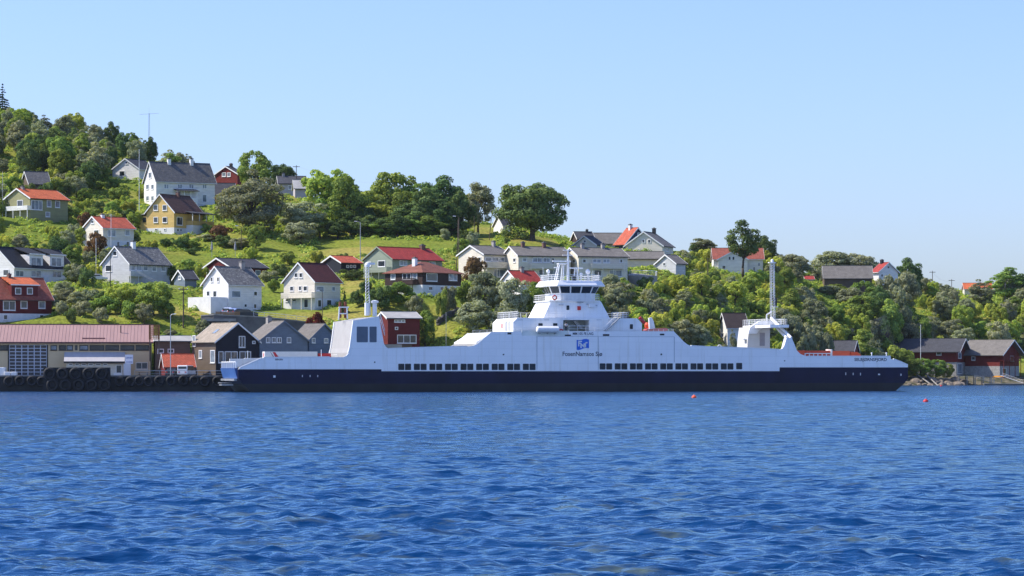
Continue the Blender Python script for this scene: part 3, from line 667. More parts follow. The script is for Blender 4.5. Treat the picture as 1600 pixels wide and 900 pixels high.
# ------------------------------------------------------------------ ground material: grass, meadow, earth and rock by slope
def ground_mat():
    m, nt, b = newmat('hillside grass')
    tc = nt.nodes.new('ShaderNodeTexCoord')
    def nz(scale, det=6):
        n = nt.nodes.new('ShaderNodeTexNoise'); n.inputs['Scale'].default_value=scale; n.inputs['Detail'].default_value=det; nt.links.new(tc.outputs['Object'], n.inputs['Vector']); return n
    n1 = nz(0.045, 5); r1 = nt.nodes.new('ShaderNodeValToRGB')
    r1.color_ramp.elements[0].position=.36; r1.color_ramp.elements[0].color=rgb((0.135,0.19,0.022)); r1.color_ramp.elements[1].position=.64; r1.color_ramp.elements[1].color=rgb((0.30,0.265,0.06))
    e = r1.color_ramp.elements.new(.5); e.color=rgb((0.20,0.23,0.03))
    nt.links.new(n1.outputs['Fac'], r1.inputs[0])
    n2 = nz(1.6, 8); r2 = nt.nodes.new('ShaderNodeMapRange'); r2.inputs[1].default_value=.3; r2.inputs[2].default_value=.7; r2.inputs[3].default_value=.5; r2.inputs[4].default_value=1.3; nt.links.new(n2.outputs['Fac'], r2.inputs[0])
    mx = nt.nodes.new('ShaderNodeMix'); mx.data_type='RGBA'; mx.blend_type='MULTIPLY'; mx.inputs[0].default_value=1.0; nt.links.new(r1.outputs[0], mx.inputs[6]); nt.links.new(r2.outputs[0], mx.inputs[7])
    ge = nt.nodes.new('ShaderNodeNewGeometry'); sp = nt.nodes.new('ShaderNodeSeparateXYZ'); nt.links.new(ge.outputs['True Normal'], sp.inputs[0])
    mr = nt.nodes.new('ShaderNodeMapRange'); mr.inputs[1].default_value=.80; mr.inputs[2].default_value=.68; mr.inputs[3].default_value=0; mr.inputs[4].default_value=1; nt.links.new(sp.outputs['Z'], mr.inputs[0])
    n3 = nz(0.5, 9); r3 = nt.nodes.new('ShaderNodeValToRGB'); r3.color_ramp.elements[0].color=rgb((0.045,0.05,0.022)); r3.color_ramp.elements[1].color=rgb((0.20,0.17,0.12)); r3.color_ramp.elements[0].position=.4; r3.color_ramp.elements[1].position=.65; nt.links.new(n3.outputs['Fac'], r3.inputs[0])
    x2 = nt.nodes.new('ShaderNodeMix'); x2.data_type='RGBA'; nt.links.new(mr.outputs[0], x2.inputs[0]); nt.links.new(mx.outputs[2], x2.inputs[6]); nt.links.new(r3.outputs[0], x2.inputs[7])
    # wet rock and weed on the low shore
    so = nt.nodes.new('ShaderNodeSeparateXYZ'); nt.links.new(tc.outputs['Object'], so.inputs[0])
    ml = nt.nodes.new('ShaderNodeMapRange'); ml.inputs[1].default_value=1.9; ml.inputs[2].default_value=2.7; ml.inputs[3].default_value=1; ml.inputs[4].default_value=0; nt.links.new(so.outputs['Z'], ml.inputs[0])
    x3 = nt.nodes.new('ShaderNodeMix'); x3.data_type='RGBA'; nt.links.new(ml.outputs[0], x3.inputs[0]); nt.links.new(x2.outputs[2], x3.inputs[6]); nt.links.new(r3.outputs[0], x3.inputs[7])
    nt.links.new(x3.outputs[2], b.inputs['Base Color']); b.inputs['Roughness'].default_value=.95; b.inputs['Specular IOR Level'].default_value=.1
    bp = nt.nodes.new('ShaderNodeBump'); bp.inputs['Strength'].default_value=.8; bp.inputs['Distance'].default_value=.25; nt.links.new(n2.outputs['Fac'], bp.inputs['Height']); nt.links.new(bp.outputs[0], b.inputs['Normal'])
    return m
GROUND = ground_mat()
nP, nD = TZ.shape
me = bpy.data.meshes.new('hillside')
vv = np.stack([XG.ravel(), YG.ravel(), TZ.ravel()], 1)
ii = np.arange(nP*nD).reshape(nP, nD)
q = np.stack([ii[:-1,:-1], ii[1:,:-1], ii[1:,1:], ii[:-1,1:]], -1).reshape(-1,4)
me.vertices.add(len(vv)); me.vertices.foreach_set('co', vv.ravel())
me.loops.add(q.size); me.loops.foreach_set('vertex_index', q.ravel())
me.polygons.add(len(q)); me.polygons.foreach_set('loop_start', np.arange(0,q.size,4)); me.polygons.foreach_set('loop_total', np.full(len(q),4))
me.update(calc_edges=True); me.materials.append(GROUND)
me.polygons.foreach_set('use_smooth', [True]*len(me.polygons))
tag(mobj('hillside', me), kind='structure')

# ------------------------------------------------------------------ water: real waves in the mesh, ripples in the bump
def water_mat():
    m, nt, b = newmat('fjord water')
    tc = nt.nodes.new('ShaderNodeTexCoord')
    b.inputs['Base Color'].default_value = rgb((0.002,0.036,0.135))
    b.inputs['Roughness'].default_value = 0.04; b.inputs['IOR'].default_value = 1.333; b.inputs['Specular IOR Level'].default_value = 0.5; b.inputs['Specular Tint'].default_value = (0.52,0.84,1.0,1)
    mp = nt.nodes.new('ShaderNodeMapping'); mp.inputs['Scale'].default_value=(0.8,1.6,1); mp.inputs['Rotation'].default_value=(0,0,R(12)); nt.links.new(tc.outputs['Object'], mp.inputs[0])
    n1 = nt.nodes.new('ShaderNodeTexNoise'); n1.inputs['Scale'].default_value=4.6; n1.inputs['Detail'].default_value=5; n1.inputs['Roughness'].default_value=.6; nt.links.new(mp.outputs[0], n1.inputs['Vector'])
    b1 = nt.nodes.new('ShaderNodeBump'); b1.inputs['Strength'].default_value=.45; b1.inputs['Distance'].default_value=.08; nt.links.new(n1.outputs['Fac'], b1.inputs['Height'])
    n2 = nt.nodes.new('ShaderNodeTexNoise'); n2.inputs['Scale'].default_value=.75; n2.inputs['Detail'].default_value=3; nt.links.new(mp.outputs[0], n2.inputs['Vector'])
    b2 = nt.nodes.new('ShaderNodeBump'); b2.inputs['Strength'].default_value=.9; b2.inputs['Distance'].default_value=.35; nt.links.new(n2.outputs['Fac'], b2.inputs['Height']); nt.links.new(b1.outputs[0], b2.inputs['Normal'])
    # olive patches in the body colour imitate sunlight scattered through the wave faces
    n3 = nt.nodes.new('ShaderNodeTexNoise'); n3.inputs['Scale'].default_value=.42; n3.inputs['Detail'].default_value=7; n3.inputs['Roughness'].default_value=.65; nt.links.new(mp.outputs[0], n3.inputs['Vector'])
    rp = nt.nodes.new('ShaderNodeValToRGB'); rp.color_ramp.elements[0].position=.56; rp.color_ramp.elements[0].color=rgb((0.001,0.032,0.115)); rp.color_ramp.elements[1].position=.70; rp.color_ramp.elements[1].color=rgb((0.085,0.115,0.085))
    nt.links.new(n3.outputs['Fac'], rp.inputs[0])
    # body colour under a Fresnel surface; far out, where the mesh no longer carries the small waves, their slopes become roughness
    outn = nt.nodes['Material Output']; nt.nodes.remove(b)
    df = nt.nodes.new('ShaderNodeBsdfDiffuse'); gl = nt.nodes.new('ShaderNodeBsdfGlossy'); fz_ = nt.nodes.new('ShaderNodeFresnel'); mx = nt.nodes.new('ShaderNodeMixShader')
    fz_.inputs['IOR'].default_value = 1.34; gl.inputs['Color'].default_value = (0.72,0.93,1.0,1)
    so = nt.nodes.new('ShaderNodeSeparateXYZ'); nt.links.new(tc.outputs['Object'], so.inputs[0])
    mr = nt.nodes.new('ShaderNodeMapRange'); mr.inputs[1].default_value=90; mr.inputs[2].default_value=380; mr.inputs[3].default_value=.07; mr.inputs[4].default_value=.13; nt.links.new(so.outputs['Y'], mr.inputs[0]); nt.links.new(mr.outputs[0], gl.inputs['Roughness'])
    for nd in (df, gl, fz_): nt.links.new(b2.outputs[0], nd.inputs['Normal'])
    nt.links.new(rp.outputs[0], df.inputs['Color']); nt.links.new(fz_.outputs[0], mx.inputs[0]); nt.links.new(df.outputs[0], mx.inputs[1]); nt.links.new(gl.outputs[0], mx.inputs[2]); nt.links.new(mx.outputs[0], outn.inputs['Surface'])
    return m
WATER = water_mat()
rs = np.random.RandomState(11)
comps = []
for i in range(90):
    lam = 0.22*(4.6/0.22)**(i/89.0)*rs.uniform(.92,1.08)
    ang = R(-100)+rs.normal(0, 0.85)        # waves run mostly toward the viewer
    kk = 2*math.pi/lam; amp = 0.0085*lam*(1.0 if lam<.75 else (.75/lam)**.5)
    comps.append((kk*math.cos(ang), kk*math.sin(ang), amp, rs.uniform(0,6.28)))
ys = [14.0]
while ys[-1] < 640: ys.append(ys[-1]*(1.010 if ys[-1]<44 else 1.0018 if ys[-1]<420 else 1.007))
ys = np.array(ys); us = np.linspace(-0.24, 0.24, 470)
Yw = np.repeat(ys[:,None], len(us), 1); Xw = ys[:,None]*us[None,:]
Zw = np.zeros_like(Yw); DX = np.zeros_like(Yw); DY = np.zeros_like(Yw)
for kx,ky,a,ph in comps:
    lam = 2*math.pi/math.hypot(kx,ky)
    fade = np.clip((lam*190-Yw)/(lam*70), 0, 1)       # drop waves finer than the mesh can carry
    t = kx*Xw+ky*Yw+ph; k_ = math.hypot(kx,ky)
    Zw += a*np.cos(t)*fade; DX -= a*kx/k_*np.sin(t)*fade*.8; DY -= a*ky/k_*np.sin(t)*fade*.8
gust = 0.75+0.35*vnoise(Xw*0.35, Yw*0.2, 9)
edge = np.clip((640-Yw)/60,0,1)*np.clip((0.24-np.abs(us[None,:]))/0.02,0,1)
Zw *= gust*edge; Xw = Xw+DX*gust*edge; Yw = Yw+DY*gust*edge
nv = Zw.size; ii = np.arange(nv).reshape(Zw.shape)
q = np.stack([ii[:-1,:-1], ii[:-1,1:], ii[1:,1:], ii[1:,:-1]], -1).reshape(-1,4)
verts = np.stack([Xw.ravel(), Yw.ravel(), Zw.ravel()], 1)
# calm outer sheet sewn on to the waved part, out to the horizon
ring_in = list(ii[0,:])+list(ii[1:,-1])+list(ii[-1,::-1][1:])+list(ii[::-1,0][1:-1])
rv = verts[ring_in]; cx, cy = 0, 250.0
outv = []
for p in rv:
    d = np.array([p[0]-cx, p[1]-cy]); d = d/np.linalg.norm(d); outv.append((cx+d[0]*9000, cy+d[1]*9000, 0.0))
verts = np.concatenate([verts, np.array(outv)]); nr = len(ring_in)
q2 = np.array([(ring_in[i], nv+i, nv+(i+1)%nr, ring_in[(i+1)%nr]) for i in range(nr)])
q = np.concatenate([q, q2])
me = bpy.data.meshes.new('water')
me.vertices.add(len(verts)); me.vertices.foreach_set('co', verts.ravel())
me.loops.add(q.size); me.loops.foreach_set('vertex_index', q.ravel().astype(np.int32))
me.polygons.add(len(q)); me.polygons.foreach_set('loop_start', np.arange(0,q.size,4)); me.polygons.foreach_set('loop_total', np.full(len(q),4))
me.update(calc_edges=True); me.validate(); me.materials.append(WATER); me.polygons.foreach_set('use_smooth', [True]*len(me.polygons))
tag(mobj('water', me), kind='structure')

for h in HS: make_house(h)
# ------------------------------------------------------------------ the ferry
TH = R(15.0); FC, FSn = math.cos(TH), math.sin(TH)
FP0 = Vector((-46.7, 486.0, 0.0)); BEAM = 17.0
ferry = empty('car_ferry', FP0, TH)
tag(ferry, 'long white car ferry with navy hull moored in front of the village', 'ferry')
def FS(px, py, t=0.0):
    """photo pixel on the lengthwise plane t metres in from the near side -> (s along the ship, z)"""
    u = (px-800)/F
    s = (u*(FP0.y+t*FC)-FP0.x+t*FSn)/(FC-u*FSn)
    y = FP0.y+s*FSn+t*FC
    return s, CH+(HY-py)/F*y
def fpoly(pts, t=0.0): return [FS(x,y,t) for x,y in pts]
def fz(px, py, t=0.0): return FS(px,py,t)[1]
def fs_(px, t=0.0): return FS(px,500,t)[0]

S_END = fs_(1418.5)
ZN1 = fz(450,577); ZN2 = fz(900,580)         # navy / white edge, ends and middle
# lower hull, raked at both ends
mb = MB()
prof = [(3.6,-1.5),(1.9,0.3),(0.8,1.45),(S_END-.6,1.45),(S_END-2.0,0.3),(S_END-4.2,-1.5)]
mb.prism_y(prof, 0.0, BEAM); mb.build('bottom_hull', BOOT, ferry)
sA, sB = fs_(596), fs_(1218)
mb = MB()
prof = [(0.8,1.452),(0.0,2.3),(0.0,ZN1),(sA,ZN1),(sA,ZN2),(sB,ZN2),(sB,fz(1300,574)),(S_END,fz(1418,574)),(S_END,2.3),(S_END-.6,1.452)]
mb.prism_y(prof, 0.004, BEAM-.004); mb.build('hull', NAVY, ferry)
mb = MB(); mb.box(-.05,S_END+.05,-.10,-.002,2.25,2.36); mb.build('rubbing_strake', NAVY, ferry)
mb = MB(); mb.box(1.0,S_END-1.0,.4,BEAM-.4,ZN1+.31,ZN1+.4); mb.build('car_deck', DECKG, ferry)
# white side plating, near and far side, cut to the ship's sheer
edge = [(374,575.5),(391,568),(409,560),(412,559),(470,558.5),(515,558),(536,558),(541,556),(545,551),(547,544),(549,531),(551,515),(553,500.5),
        (592.5,494),(595,510),(598,526),(600,537),(603,542),(608,545),(650,543.5),(701,542),(730,541.5),(740,540),(746,537),(750,533.5),(767.5,518.7),
        (815,518),(815.5,524.5),(889,524.5),(889,517.5),(1052.6,517.5),(1060,525),(1068,533.5),(1074.5,538.5),(1080,540.5),(1100,541.7),(1166,544),(1217,546.3),(1222,545),(1225,541),
        (1227,535),(1229,528),(1237,527.8),(1241,537),(1245,547.5),(1250,552.5),(1255,555),(1263,557),(1391.5,557),(1392,561),(1396.5,561.3),(1408,565.5),(1418.5,570.5),(1418.5,573.6)]
poly = fpoly(edge)
low = [(S_END-.002,fz(1418,574)+.002),(sB+.0,fz(1300,574)+.002),(sB,ZN2+.002),(sA,ZN2+.002),(sA,ZN1+.002),(poly[0][0]-.2,ZN1+.002)]
side = poly[:-1]+low
mb = MB(); mb.prism_y(side, 0.0, 0.35); near_side = mb.build('side_plating', SHIPW, ferry)
far = [(s,z) for s,z in side]
mb = MB(); mb.prism_y(far, BEAM-.35, BEAM); mb.build('side_plating', SHIPW, ferry)
# white capping along the sheer of the bow ends
def cap(pts, t0, t1, m=SHIPRAIL, name='bulwark_cap'):
    pl = fpoly(pts); mb = MB()
    for (s0,z0),(s1,z1) in zip(pl[:-1],pl[1:]): mb.hexa([(s0,t0,z0+.004),(s1,t0,z1+.004),(s1,t1,z1+.004),(s0,t1,z0+.004)],[(s0,t0,z0+.14),(s1,t0,z1+.14),(s1,t1,z1+.14),(s0,t1,z0+.14)])
    return mb.build(name, m, ferry)
cap([(374,575.5),(391,568),(409,560)], -.06, .42); cap([(374,575.5),(391,568),(409,560)], BEAM-.42, BEAM+.06)
cap([(1396.5,561.3),(1408,565.5),(1418.5,570.5)], -.06, .42)
cap([(608,545),(650,543.5),(701,542),(730,541.5)], -.05,.4); cap([(1080,540.5),(1100,541.7),(1166,544),(1217,546.3)], -.05,.4); cap([(1263,557),(1391.5,557)],-.05,.4); cap([(412,559),(515,558)],-.05,.4)
# bow visors / ramps
BLUEV = plain('bright blue ramp paint', (0.045,0.12,0.33), 0.45, 0.12, 0.5)
mb = MB(); mb.hexa([(-.02,1.0,2.35),(.02,1.0,2.35),(.02,BEAM-1.0,2.35),(-.02,BEAM-1.0,2.35)],[(-.55,1.0,ZN1+.2),(.02,1.0,ZN1+.2),(.02,BEAM-1.0,ZN1+.2),(-.55,BEAM-1.0,ZN1+.2)]); vis=mb.build('ramp_door', BLUEV, ferry)
mb = MB(); mb.box(-.5,-.02,1.4,BEAM-1.4,1.95,2.3); mb.build('ramp_sill', STEEL, ferry)
mb = MB(); mb.box(-2.2,-.2,4.0,7.0,1.15,1.32); mb.box(-1.6,.2,8.0,12.0,1.5,1.62); mb.build('fender_bracket', STEEL, ferry)
mb = MB()
za=ZN1+.2
for t in np.linspace(1.0,BEAM-1.0,9): mb.box(-.35,-.05,t-.09,t+.09,za,za+1.15)
mb.box(-.3,-.12,1.0,BEAM-1.0,za+1.0,za+1.15); mb.build('ramp_stanchions', SHIPRAIL, ferry)
mb = MB(); mb.box(1.2,4.2,BEAM-.8,BEAM-.36,ZN1+.4,fz(409,560)); mb.build('inner_bulwark', SHIPW, ferry)
mb = MB(); mb.hexa([(S_END,1,2.4),(S_END+.5,2,2.4),(S_END+.5,BEAM-2,2.4),(S_END,BEAM-1,2.4)],[(S_END,1,4.2),(S_END+.9,2,4.2),(S_END+.9,BEAM-2,4.2),(S_END,BEAM-1,4.2)]); mb.build('ramp_door', BLUEV, ferry)
for px,py in ((387,548),(502,546)):
    s,z=FS(px,py,.3); mb=MB(); mb.tube((s,.25,z-1.4),(s,.25,z),.06,n=6); mb.build('light_post',SHIPRAIL,ferry)
# side windows in pairs
def ship_window(x0,x1,y0,y1,t=0.0,pair=True,proud=.02,name='window',m=GLASSN):
    s0,z1=FS(x0,y0,t); s1,z0=FS(x1,y1,t); z1=FS((x0+x1)/2,y0,t)[1]; z0=FS((x0+x1)/2,y1,t)[1]
    fr=MB(); w_=.07
    fr.box(s0-w_,s1+w_,t-.03,t-.002,z0-w_,z0); fr.box(s0-w_,s1+w_,t-.03,t-.002,z1,z1+w_); fr.box(s0-w_,s0,t-.03,t-.002,z0,z1); fr.box(s1,s1+w_,t-.03,t-.002,z0,z1)
    if pair: c=(s0+s1)/2; fr.box(c-.05,c+.05,t-.03,t-.002,z0,z1)
    fo=fr.build(name,SHIPRAIL,ferry)
    cuts=[(s0,(s0+s1)/2-.05),((s0+s1)/2+.05,s1)] if pair else [(s0,s1)]
    for a,b in cuts:
        r=.09; p=MB(); p.prism_y([(a+r,z0),(b-r,z0),(b,z0+r),(b,z1-r),(b-r,z1),(a+r,z1),(a,z1-r),(a,z0+r)],t-.018,t-.003); p.build('pane',m,fo)
    return fo
for i in range(9): ship_window(622.3+24.32*i,642.2+24.32*i,568.3,578.2)
for i in range(9): ship_window(936.8+23.68*i,956.4+23.68*i,567.7,577.4)
ship_window(1150.2,1159.6,567,577,pair=False)
def seam(x0,x1,y0,y1,t=0.0,m=SEAM,name='panel_seam'):
    s0,z1=FS(x0,y0,t); s1,z0=FS(x1,y1,t); mb=MB(); mb.box(min(s0,s1),max(s0,s1),t-.012,t-.002,min(z0,z1),max(z0,z1)); return mb.build(name,m,ferry)
for x in (839,934.7): seam(x-.35,x+.35,525,577.5)
seam(1053.2,1053.9,526,566); seam(840,934,525,525.8); seam(936,1053,525.6,526.4)
for (x0,x1,y0,y1) in ((793,799,519.5,522.5),(1031,1038,521.3,524),(882.5,892,522.8,525),(942,952,522,525),(785.5,788,553,555),(1032,1034.5,552.5,555),(584.5,586.5,565,567),(1225,1227,563,564.5)):
    seam(x0,x1,y0,y1,m=BLACKP,name='scupper')
for (x0,x1,y0,y1) in ((472,473,586,589),(484,485,586,589),(496,497,586,589),(427,430.5,586.5,590),(1321,1322,582,586),(1332.5,1333.5,582.5,586),(1344,1345,582.5,586.5),(1372,1375,584,586),(1407,1408.5,584,587)):
    seam(x0,x1,y0,y1,m=SHIPRAIL,name='draught_mark')
# ---- funnel casing (left)
cf=[(545,551),(547,544),(549,531),(551,515),(553,500.5)]; cb=[(592.5,494)]
pl=fpoly(cf); sR,zR=FS(592.5,494); s0c=pl[0][0]
prof=[(pl[0][0]+.01,ZN1+.5)]+[(s+.012,z) for s,z in pl]+[(sR-.02,zR-.02),(sR+.8,ZN1+.5)]
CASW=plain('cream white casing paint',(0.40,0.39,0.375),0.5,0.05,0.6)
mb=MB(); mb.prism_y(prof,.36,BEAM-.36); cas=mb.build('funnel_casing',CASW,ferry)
for t in (.0,BEAM-.5):
    mb=MB()
    for (a,za_),(b,zb_) in zip(pl[:-1],pl[1:]): mb.hexa([(a-.14,t,za_),(a+.0,t,za_),(a+.0,t+.5,za_),(a-.14,t+.5,za_)],[(b-.14,t,zb_),(b,t,zb_),(b,t+.5,zb_),(b-.14,t+.5,zb_)])
    mb.build('casing_edge',SHIPW,ferry)
for a,b in ((557.3,574.8),(577.3,588.5)): ship_window(a,b,510.3,534.8,pair=False,m=plain('dark louvre',(0.10,0.13,0.17),0.5,0.08))
def ship_rail(pts,hgt=1.1,post=1.5,r=.035,bars=2,name='railing',top=.045):
    mb=MB(); railing_line(mb,pts,hgt,post,r,bars,top); return mb.build(name,SHIPRAIL,ferry)
ship_rail([(pl[0][0]-1.8,1.2,ZN1+1.3),(pl[0][0]-1.8,BEAM-1.2,ZN1+1.3)],1.2,1.6)
# louvre frame tower, exhaust pipes and mast on the casing
def ftube(p,q,t,r,m=SHIPRAIL,name='mast_tube',n=8):
    a=FS(*p,t); b=FS(*q,t); mb=MB(); mb.tube((a[0],t,a[1]),(b[0],t,b[1]),r,n=n); return mb.build(name,m,ferry,smooth=False)
tM=8.5
mb=MB()
for (p,q) in (((529,500),(530.5,480)),((543,498),(542,480)),((529,480),(545,480)),((529.5,490),(543,490))):
    for t in (7.3,9.2):
        a=FS(*p,t); b=FS(*q,t); mb.tube((a[0],t,a[1]),(b[0],t,b[1]),.14,n=4)
mb.build('exhaust_frame',SHIPRAIL,ferry)
EXH=plain('rusty exhaust pipe',(0.22,0.06,0.035),0.8,0.4,3)
for x in (531.5,539.5): ftube((x,497),(x,471.5),tM,.24,EXH,'exhaust_pipe')
mb=MB()
for dx in (-.32,.32):
    for dt in (-.3,.3):
        a=FS(574,492,tM+dt); b=FS(574,417,tM+dt); mb.tube((a[0]+dx,tM+dt,a[1]),(b[0]+dx*.7,tM+dt,b[1]),.05,n=5)
a=FS(574,492,tM); b=FS(574,417,tM); nst=16
for i in range(nst):
    z0=a[1]+(b[1]-a[1])*i/nst; z1=a[1]+(b[1]-a[1])*(i+1)/nst
    for dt in (-.3,.3): mb.tube((a[0]-.3,tM+dt,z0),(a[0]+.3,tM+dt,z1),.024,n=4)
    mb.tube((a[0]-.3,tM-.3,z0),(a[0]-.3,tM+.3,z1),.035,n=4)
mb.build('lattice_mast',SHIPRAIL,ferry)
s,z=FS(574,417,tM); mb=MB(); mb.lathe([(.45,0),(.5,.4),(.35,.7),(.1,.8)],10,(s,tM,z)); mb.box(s+.1,s+1.3,tM-.35,tM+.35,z+.4,z+.75); mb.build('mast_lantern',SHIPRAIL,ferry)
ftube((573.5,493),(573.5,473),tM,.45,SHIPRAIL,'mast_base'); ftube((578.7,492),(577,461),tM,.08)
s,z=FS(585.5,494,tM); z2=fz(585.5,470,tM); mb=MB(); mb.lathe([(.4,0),(.38,z2-z-.5),(.68,z2-z-.35),(.72,z2-z-.05),(.3,z2-z+.1)],12,(s,tM,z)); mb.build('vent_pipe',SHIPRAIL,ferry,smooth=False)
# stair behind the casing
mb=MB()
for t in (3.0,4.2):
    a=FS(594,499,t); b=FS(601,524,t); mb.tube((a[0],t,a[1]),(b[0],t,b[1]),.07); mb.tube((a[0],t,a[1]+1),(b[0],t,b[1]+1),.05)
    for i in range(6):
        f=i/5; x=a[0]+(b[0]-a[0])*f; z=a[1]+(b[1]-a[1])*f; mb.tube((x,t,z),(x,t,z+1),.035,n=4)
mb.build('stairs',SHIPRAIL,ferry)
MB().box(fs_(605),fs_(640),6,8,fz(620,548,6),fz(620,538,6)).build('deck_locker',plain('beige deck locker',(0.45,0.40,0.30),.8,.1),ferry)
# ---- covered middle: upper deck
zU=fz(900,518)
sU0,sU1=fs_(768.5),fs_(1051.5)
mb=MB(); mb.box(sU0,sU1,.36,BEAM-.36,zU-.6,zU-.1); mb.build('upper_deck',DECKG,ferry)
# sloping front and rear bulkheads of the garage, with the car opening beneath
for pts in ([(768.5,519.5),(745,534)],[(1052,519),(1074,538)]):
    (a,za_),(b,zb_)=fpoly(pts)
    mb=MB(); mb.hexa([(a,.36,za_-.3),(b,.36,zb_-.3),(b,BEAM-.36,zb_-.3),(a,BEAM-.36,za_-.3)],[(a,.36,za_),(b,.36,zb_),(b,BEAM-.36,zb_),(a,BEAM-.36,za_)]); mb.build('sloping_bulkhead',SHIPW,ferry)
    mb=MB(); mb.box(min(b,b+.12),max(b,b+.12),.36,BEAM-.36,zb_-.75,zb_-.3); mb.build('bulkhead_edge',CASW,ferry)
mb=MB(); c=(sU0+sU1)/2; mb.box(c-.2,c+.2,.36,BEAM-.36,ZN1+.4,zU-.6); mb.build('garage_bulkhead',DECKG,ferry)
ship_rail([(fs_(740,15),15.6,fz(740,520,15)-.1),(fs_(772,15.6),15.6,zU-.1)],.55,1.2,bars=1)
# low grey house wall under the life raft
mb=MB(); mb.box(fs_(815.5,.2),fs_(889,.2),.2,.34,fz(850,525,.2),fz(850,516.5,.2)); mb.build('deck_screen',plain('pale green grey screen',(0.70,0.74,0.68),.6,.06),ferry)
# life raft canister
sr0,zr=FS(838.5,514.7,-.3); sr1=fs_(873,-.3); mb=MB()
N=14; prof=[(0.55,0),(0.72,.12),(0.74,.5),(0.74,(sr1-sr0)-.5),(0.72,(sr1-sr0)-.12),(0.55,(sr1-sr0))]
vs=[];fs=[]
for r,x in prof:
    for i in range(N):
        a=2*math.pi*i/N; vs.append((sr0+x,-.3+r*math.cos(a)*.9,zr+r*math.sin(a)*.75))
for j in range(len(prof)-1):
    for i in range(N): fs.append((j*N+i,j*N+(i+1)%N,(j+1)*N+(i+1)%N,(j+1)*N+i))
fs.append(tuple(range(N))); fs.append(tuple((len(prof)-1)*N+i for i in range(N)))
mb.add(vs,fs); raft=mb.build('life_raft_canister',plain('white fibreglass',(0.78,0.78,0.77),.4,.06),ferry)
mb=MB()
for f in (.15,.5,.85):
    x=sr0+(sr1-sr0)*f; mb.box(x-.06,x+.06,-.9,.3,zr-.8,zr-.5)
mb.build('cradle',STEEL,raft)
# first deckhouse tier
t1=1.0; T1a,T1b=fs_(802,t1),fs_(1003,t1); z0=zU-.1; z1=fz(900,497,t1); tF=BEAM-1.6
oa,ob=fs_(880,t1),fs_(920.5,t1); zo=fz(900,500,t1)
def chunk(a,b,ta,tb,chL=False,chR=False,name='deckhouse'):
    pr=[(a,z0)]+([(a,z1-.75),(a+.75,z1)] if chL else [(a,z1)])+([(b-.9,z1),(b,z1-.9)] if chR else [(b,z1)])+[(b,z0)]
    mb=MB(); mb.prism_y(pr,ta,tb); return mb.build(name,SHIPW,ferry)
chunk(T1a,oa,t1,4.0,chL=True); chunk(ob,T1b,t1,4.0,chR=True); chunk(T1a+.002,T1b-.002,4.002,tF,True,True)
mb=MB(); mb.box(oa+.002,ob-.002,t1,4.0,zo,z1); mb.build('deckhouse_lintel',SHIPW,ferry)
mb=MB(); mb.box(oa+.01,ob-.01,3.9,3.998,z0+.01,zo-.01); mb.build('recess_wall',plain('recess sage paint',(0.50,0.53,0.47),.6,.05),ferry)
# ladder stair inside the recess and the dark outside stair
mb=MB(); a=FS(896,501,3.2); b=FS(908,514,3.2)
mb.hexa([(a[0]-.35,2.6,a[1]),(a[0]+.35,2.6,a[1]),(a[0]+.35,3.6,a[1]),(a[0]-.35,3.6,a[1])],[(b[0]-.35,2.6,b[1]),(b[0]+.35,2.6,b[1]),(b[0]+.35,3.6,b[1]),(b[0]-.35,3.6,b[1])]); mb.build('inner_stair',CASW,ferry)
mb=MB(); a=FS(946,517,.7); b=FS(966,498,.7)
for i in range(11):
    f=i/10; x=a[0]+(b[0]-a[0])*f; z=a[1]+(b[1]-a[1])*f; mb.box(x-.14,x+.14,.35,.98,z-.04,z+.04)
mb.build('stair_treads',DARKTRIM,ferry)
mb=MB(); mb.tube((a[0],.4,a[1]+.1),(b[0],.4,b[1]+.1),.06); mb.tube((a[0],.4,a[1]+1.0),(b[0],.4,b[1]+1.0),.04); mb.build('stair_string',SHIPRAIL,ferry)
ship_window(841,848,505,509.2,t1,False,m=GLASSN); ship_window(864,871,505,509.2,t1,False); ship_window(984,989,506.5,514.2,t1,False)
for x in (951,1000): seam(x-1,x+7,499.6,500.2,t1,m=SEAM,name='grab_rail')
for x in (809,850,932): seam(x,x+8,499.5,500.1,t1,m=SEAM,name='grab_rail')
# doors and red box on the sunlit end wall
for ta,tb,m,nm,zz in ((5.6,6.2,SEAM,'end_door',(.25,2.0)),(3.6,4.1,SEAM,'end_door',(.25,2.0)),(8.4,9.0,RED,'fire_box',(.8,1.6))):
    mb=MB(); mb.box(T1a-.04,T1a-.003,ta,tb,z0+zz[0],z0+zz[1]); mb.build(nm,m,ferry)
# rails round the first tier roof
ship_rail([(fs_(826,14),t1+.2,z1),(T1a+1,t1+.2,z1)][::-1],1.15,1.0) if False else None
ship_rail([(T1a+.9,t1+.15,z1),(T1a+.9,tF-.15,z1)],1.15,.9); ship_rail([(T1a+.9,tF-.15,z1),(fs_(840,tF),tF-.15,z1)],1.15,1.0)
ship_rail([(fs_(849,t1),t1+.1,z1),(fs_(884,t1),t1+.1,z1)],1.2,1.5,r=.03)
ship_rail([(fs_(956,6),tF-.2,z1),(T1b-1,tF-.2,z1),(T1b-1,6.0,z1),(fs_(956,6),6.0,z1)],1.15,.9)
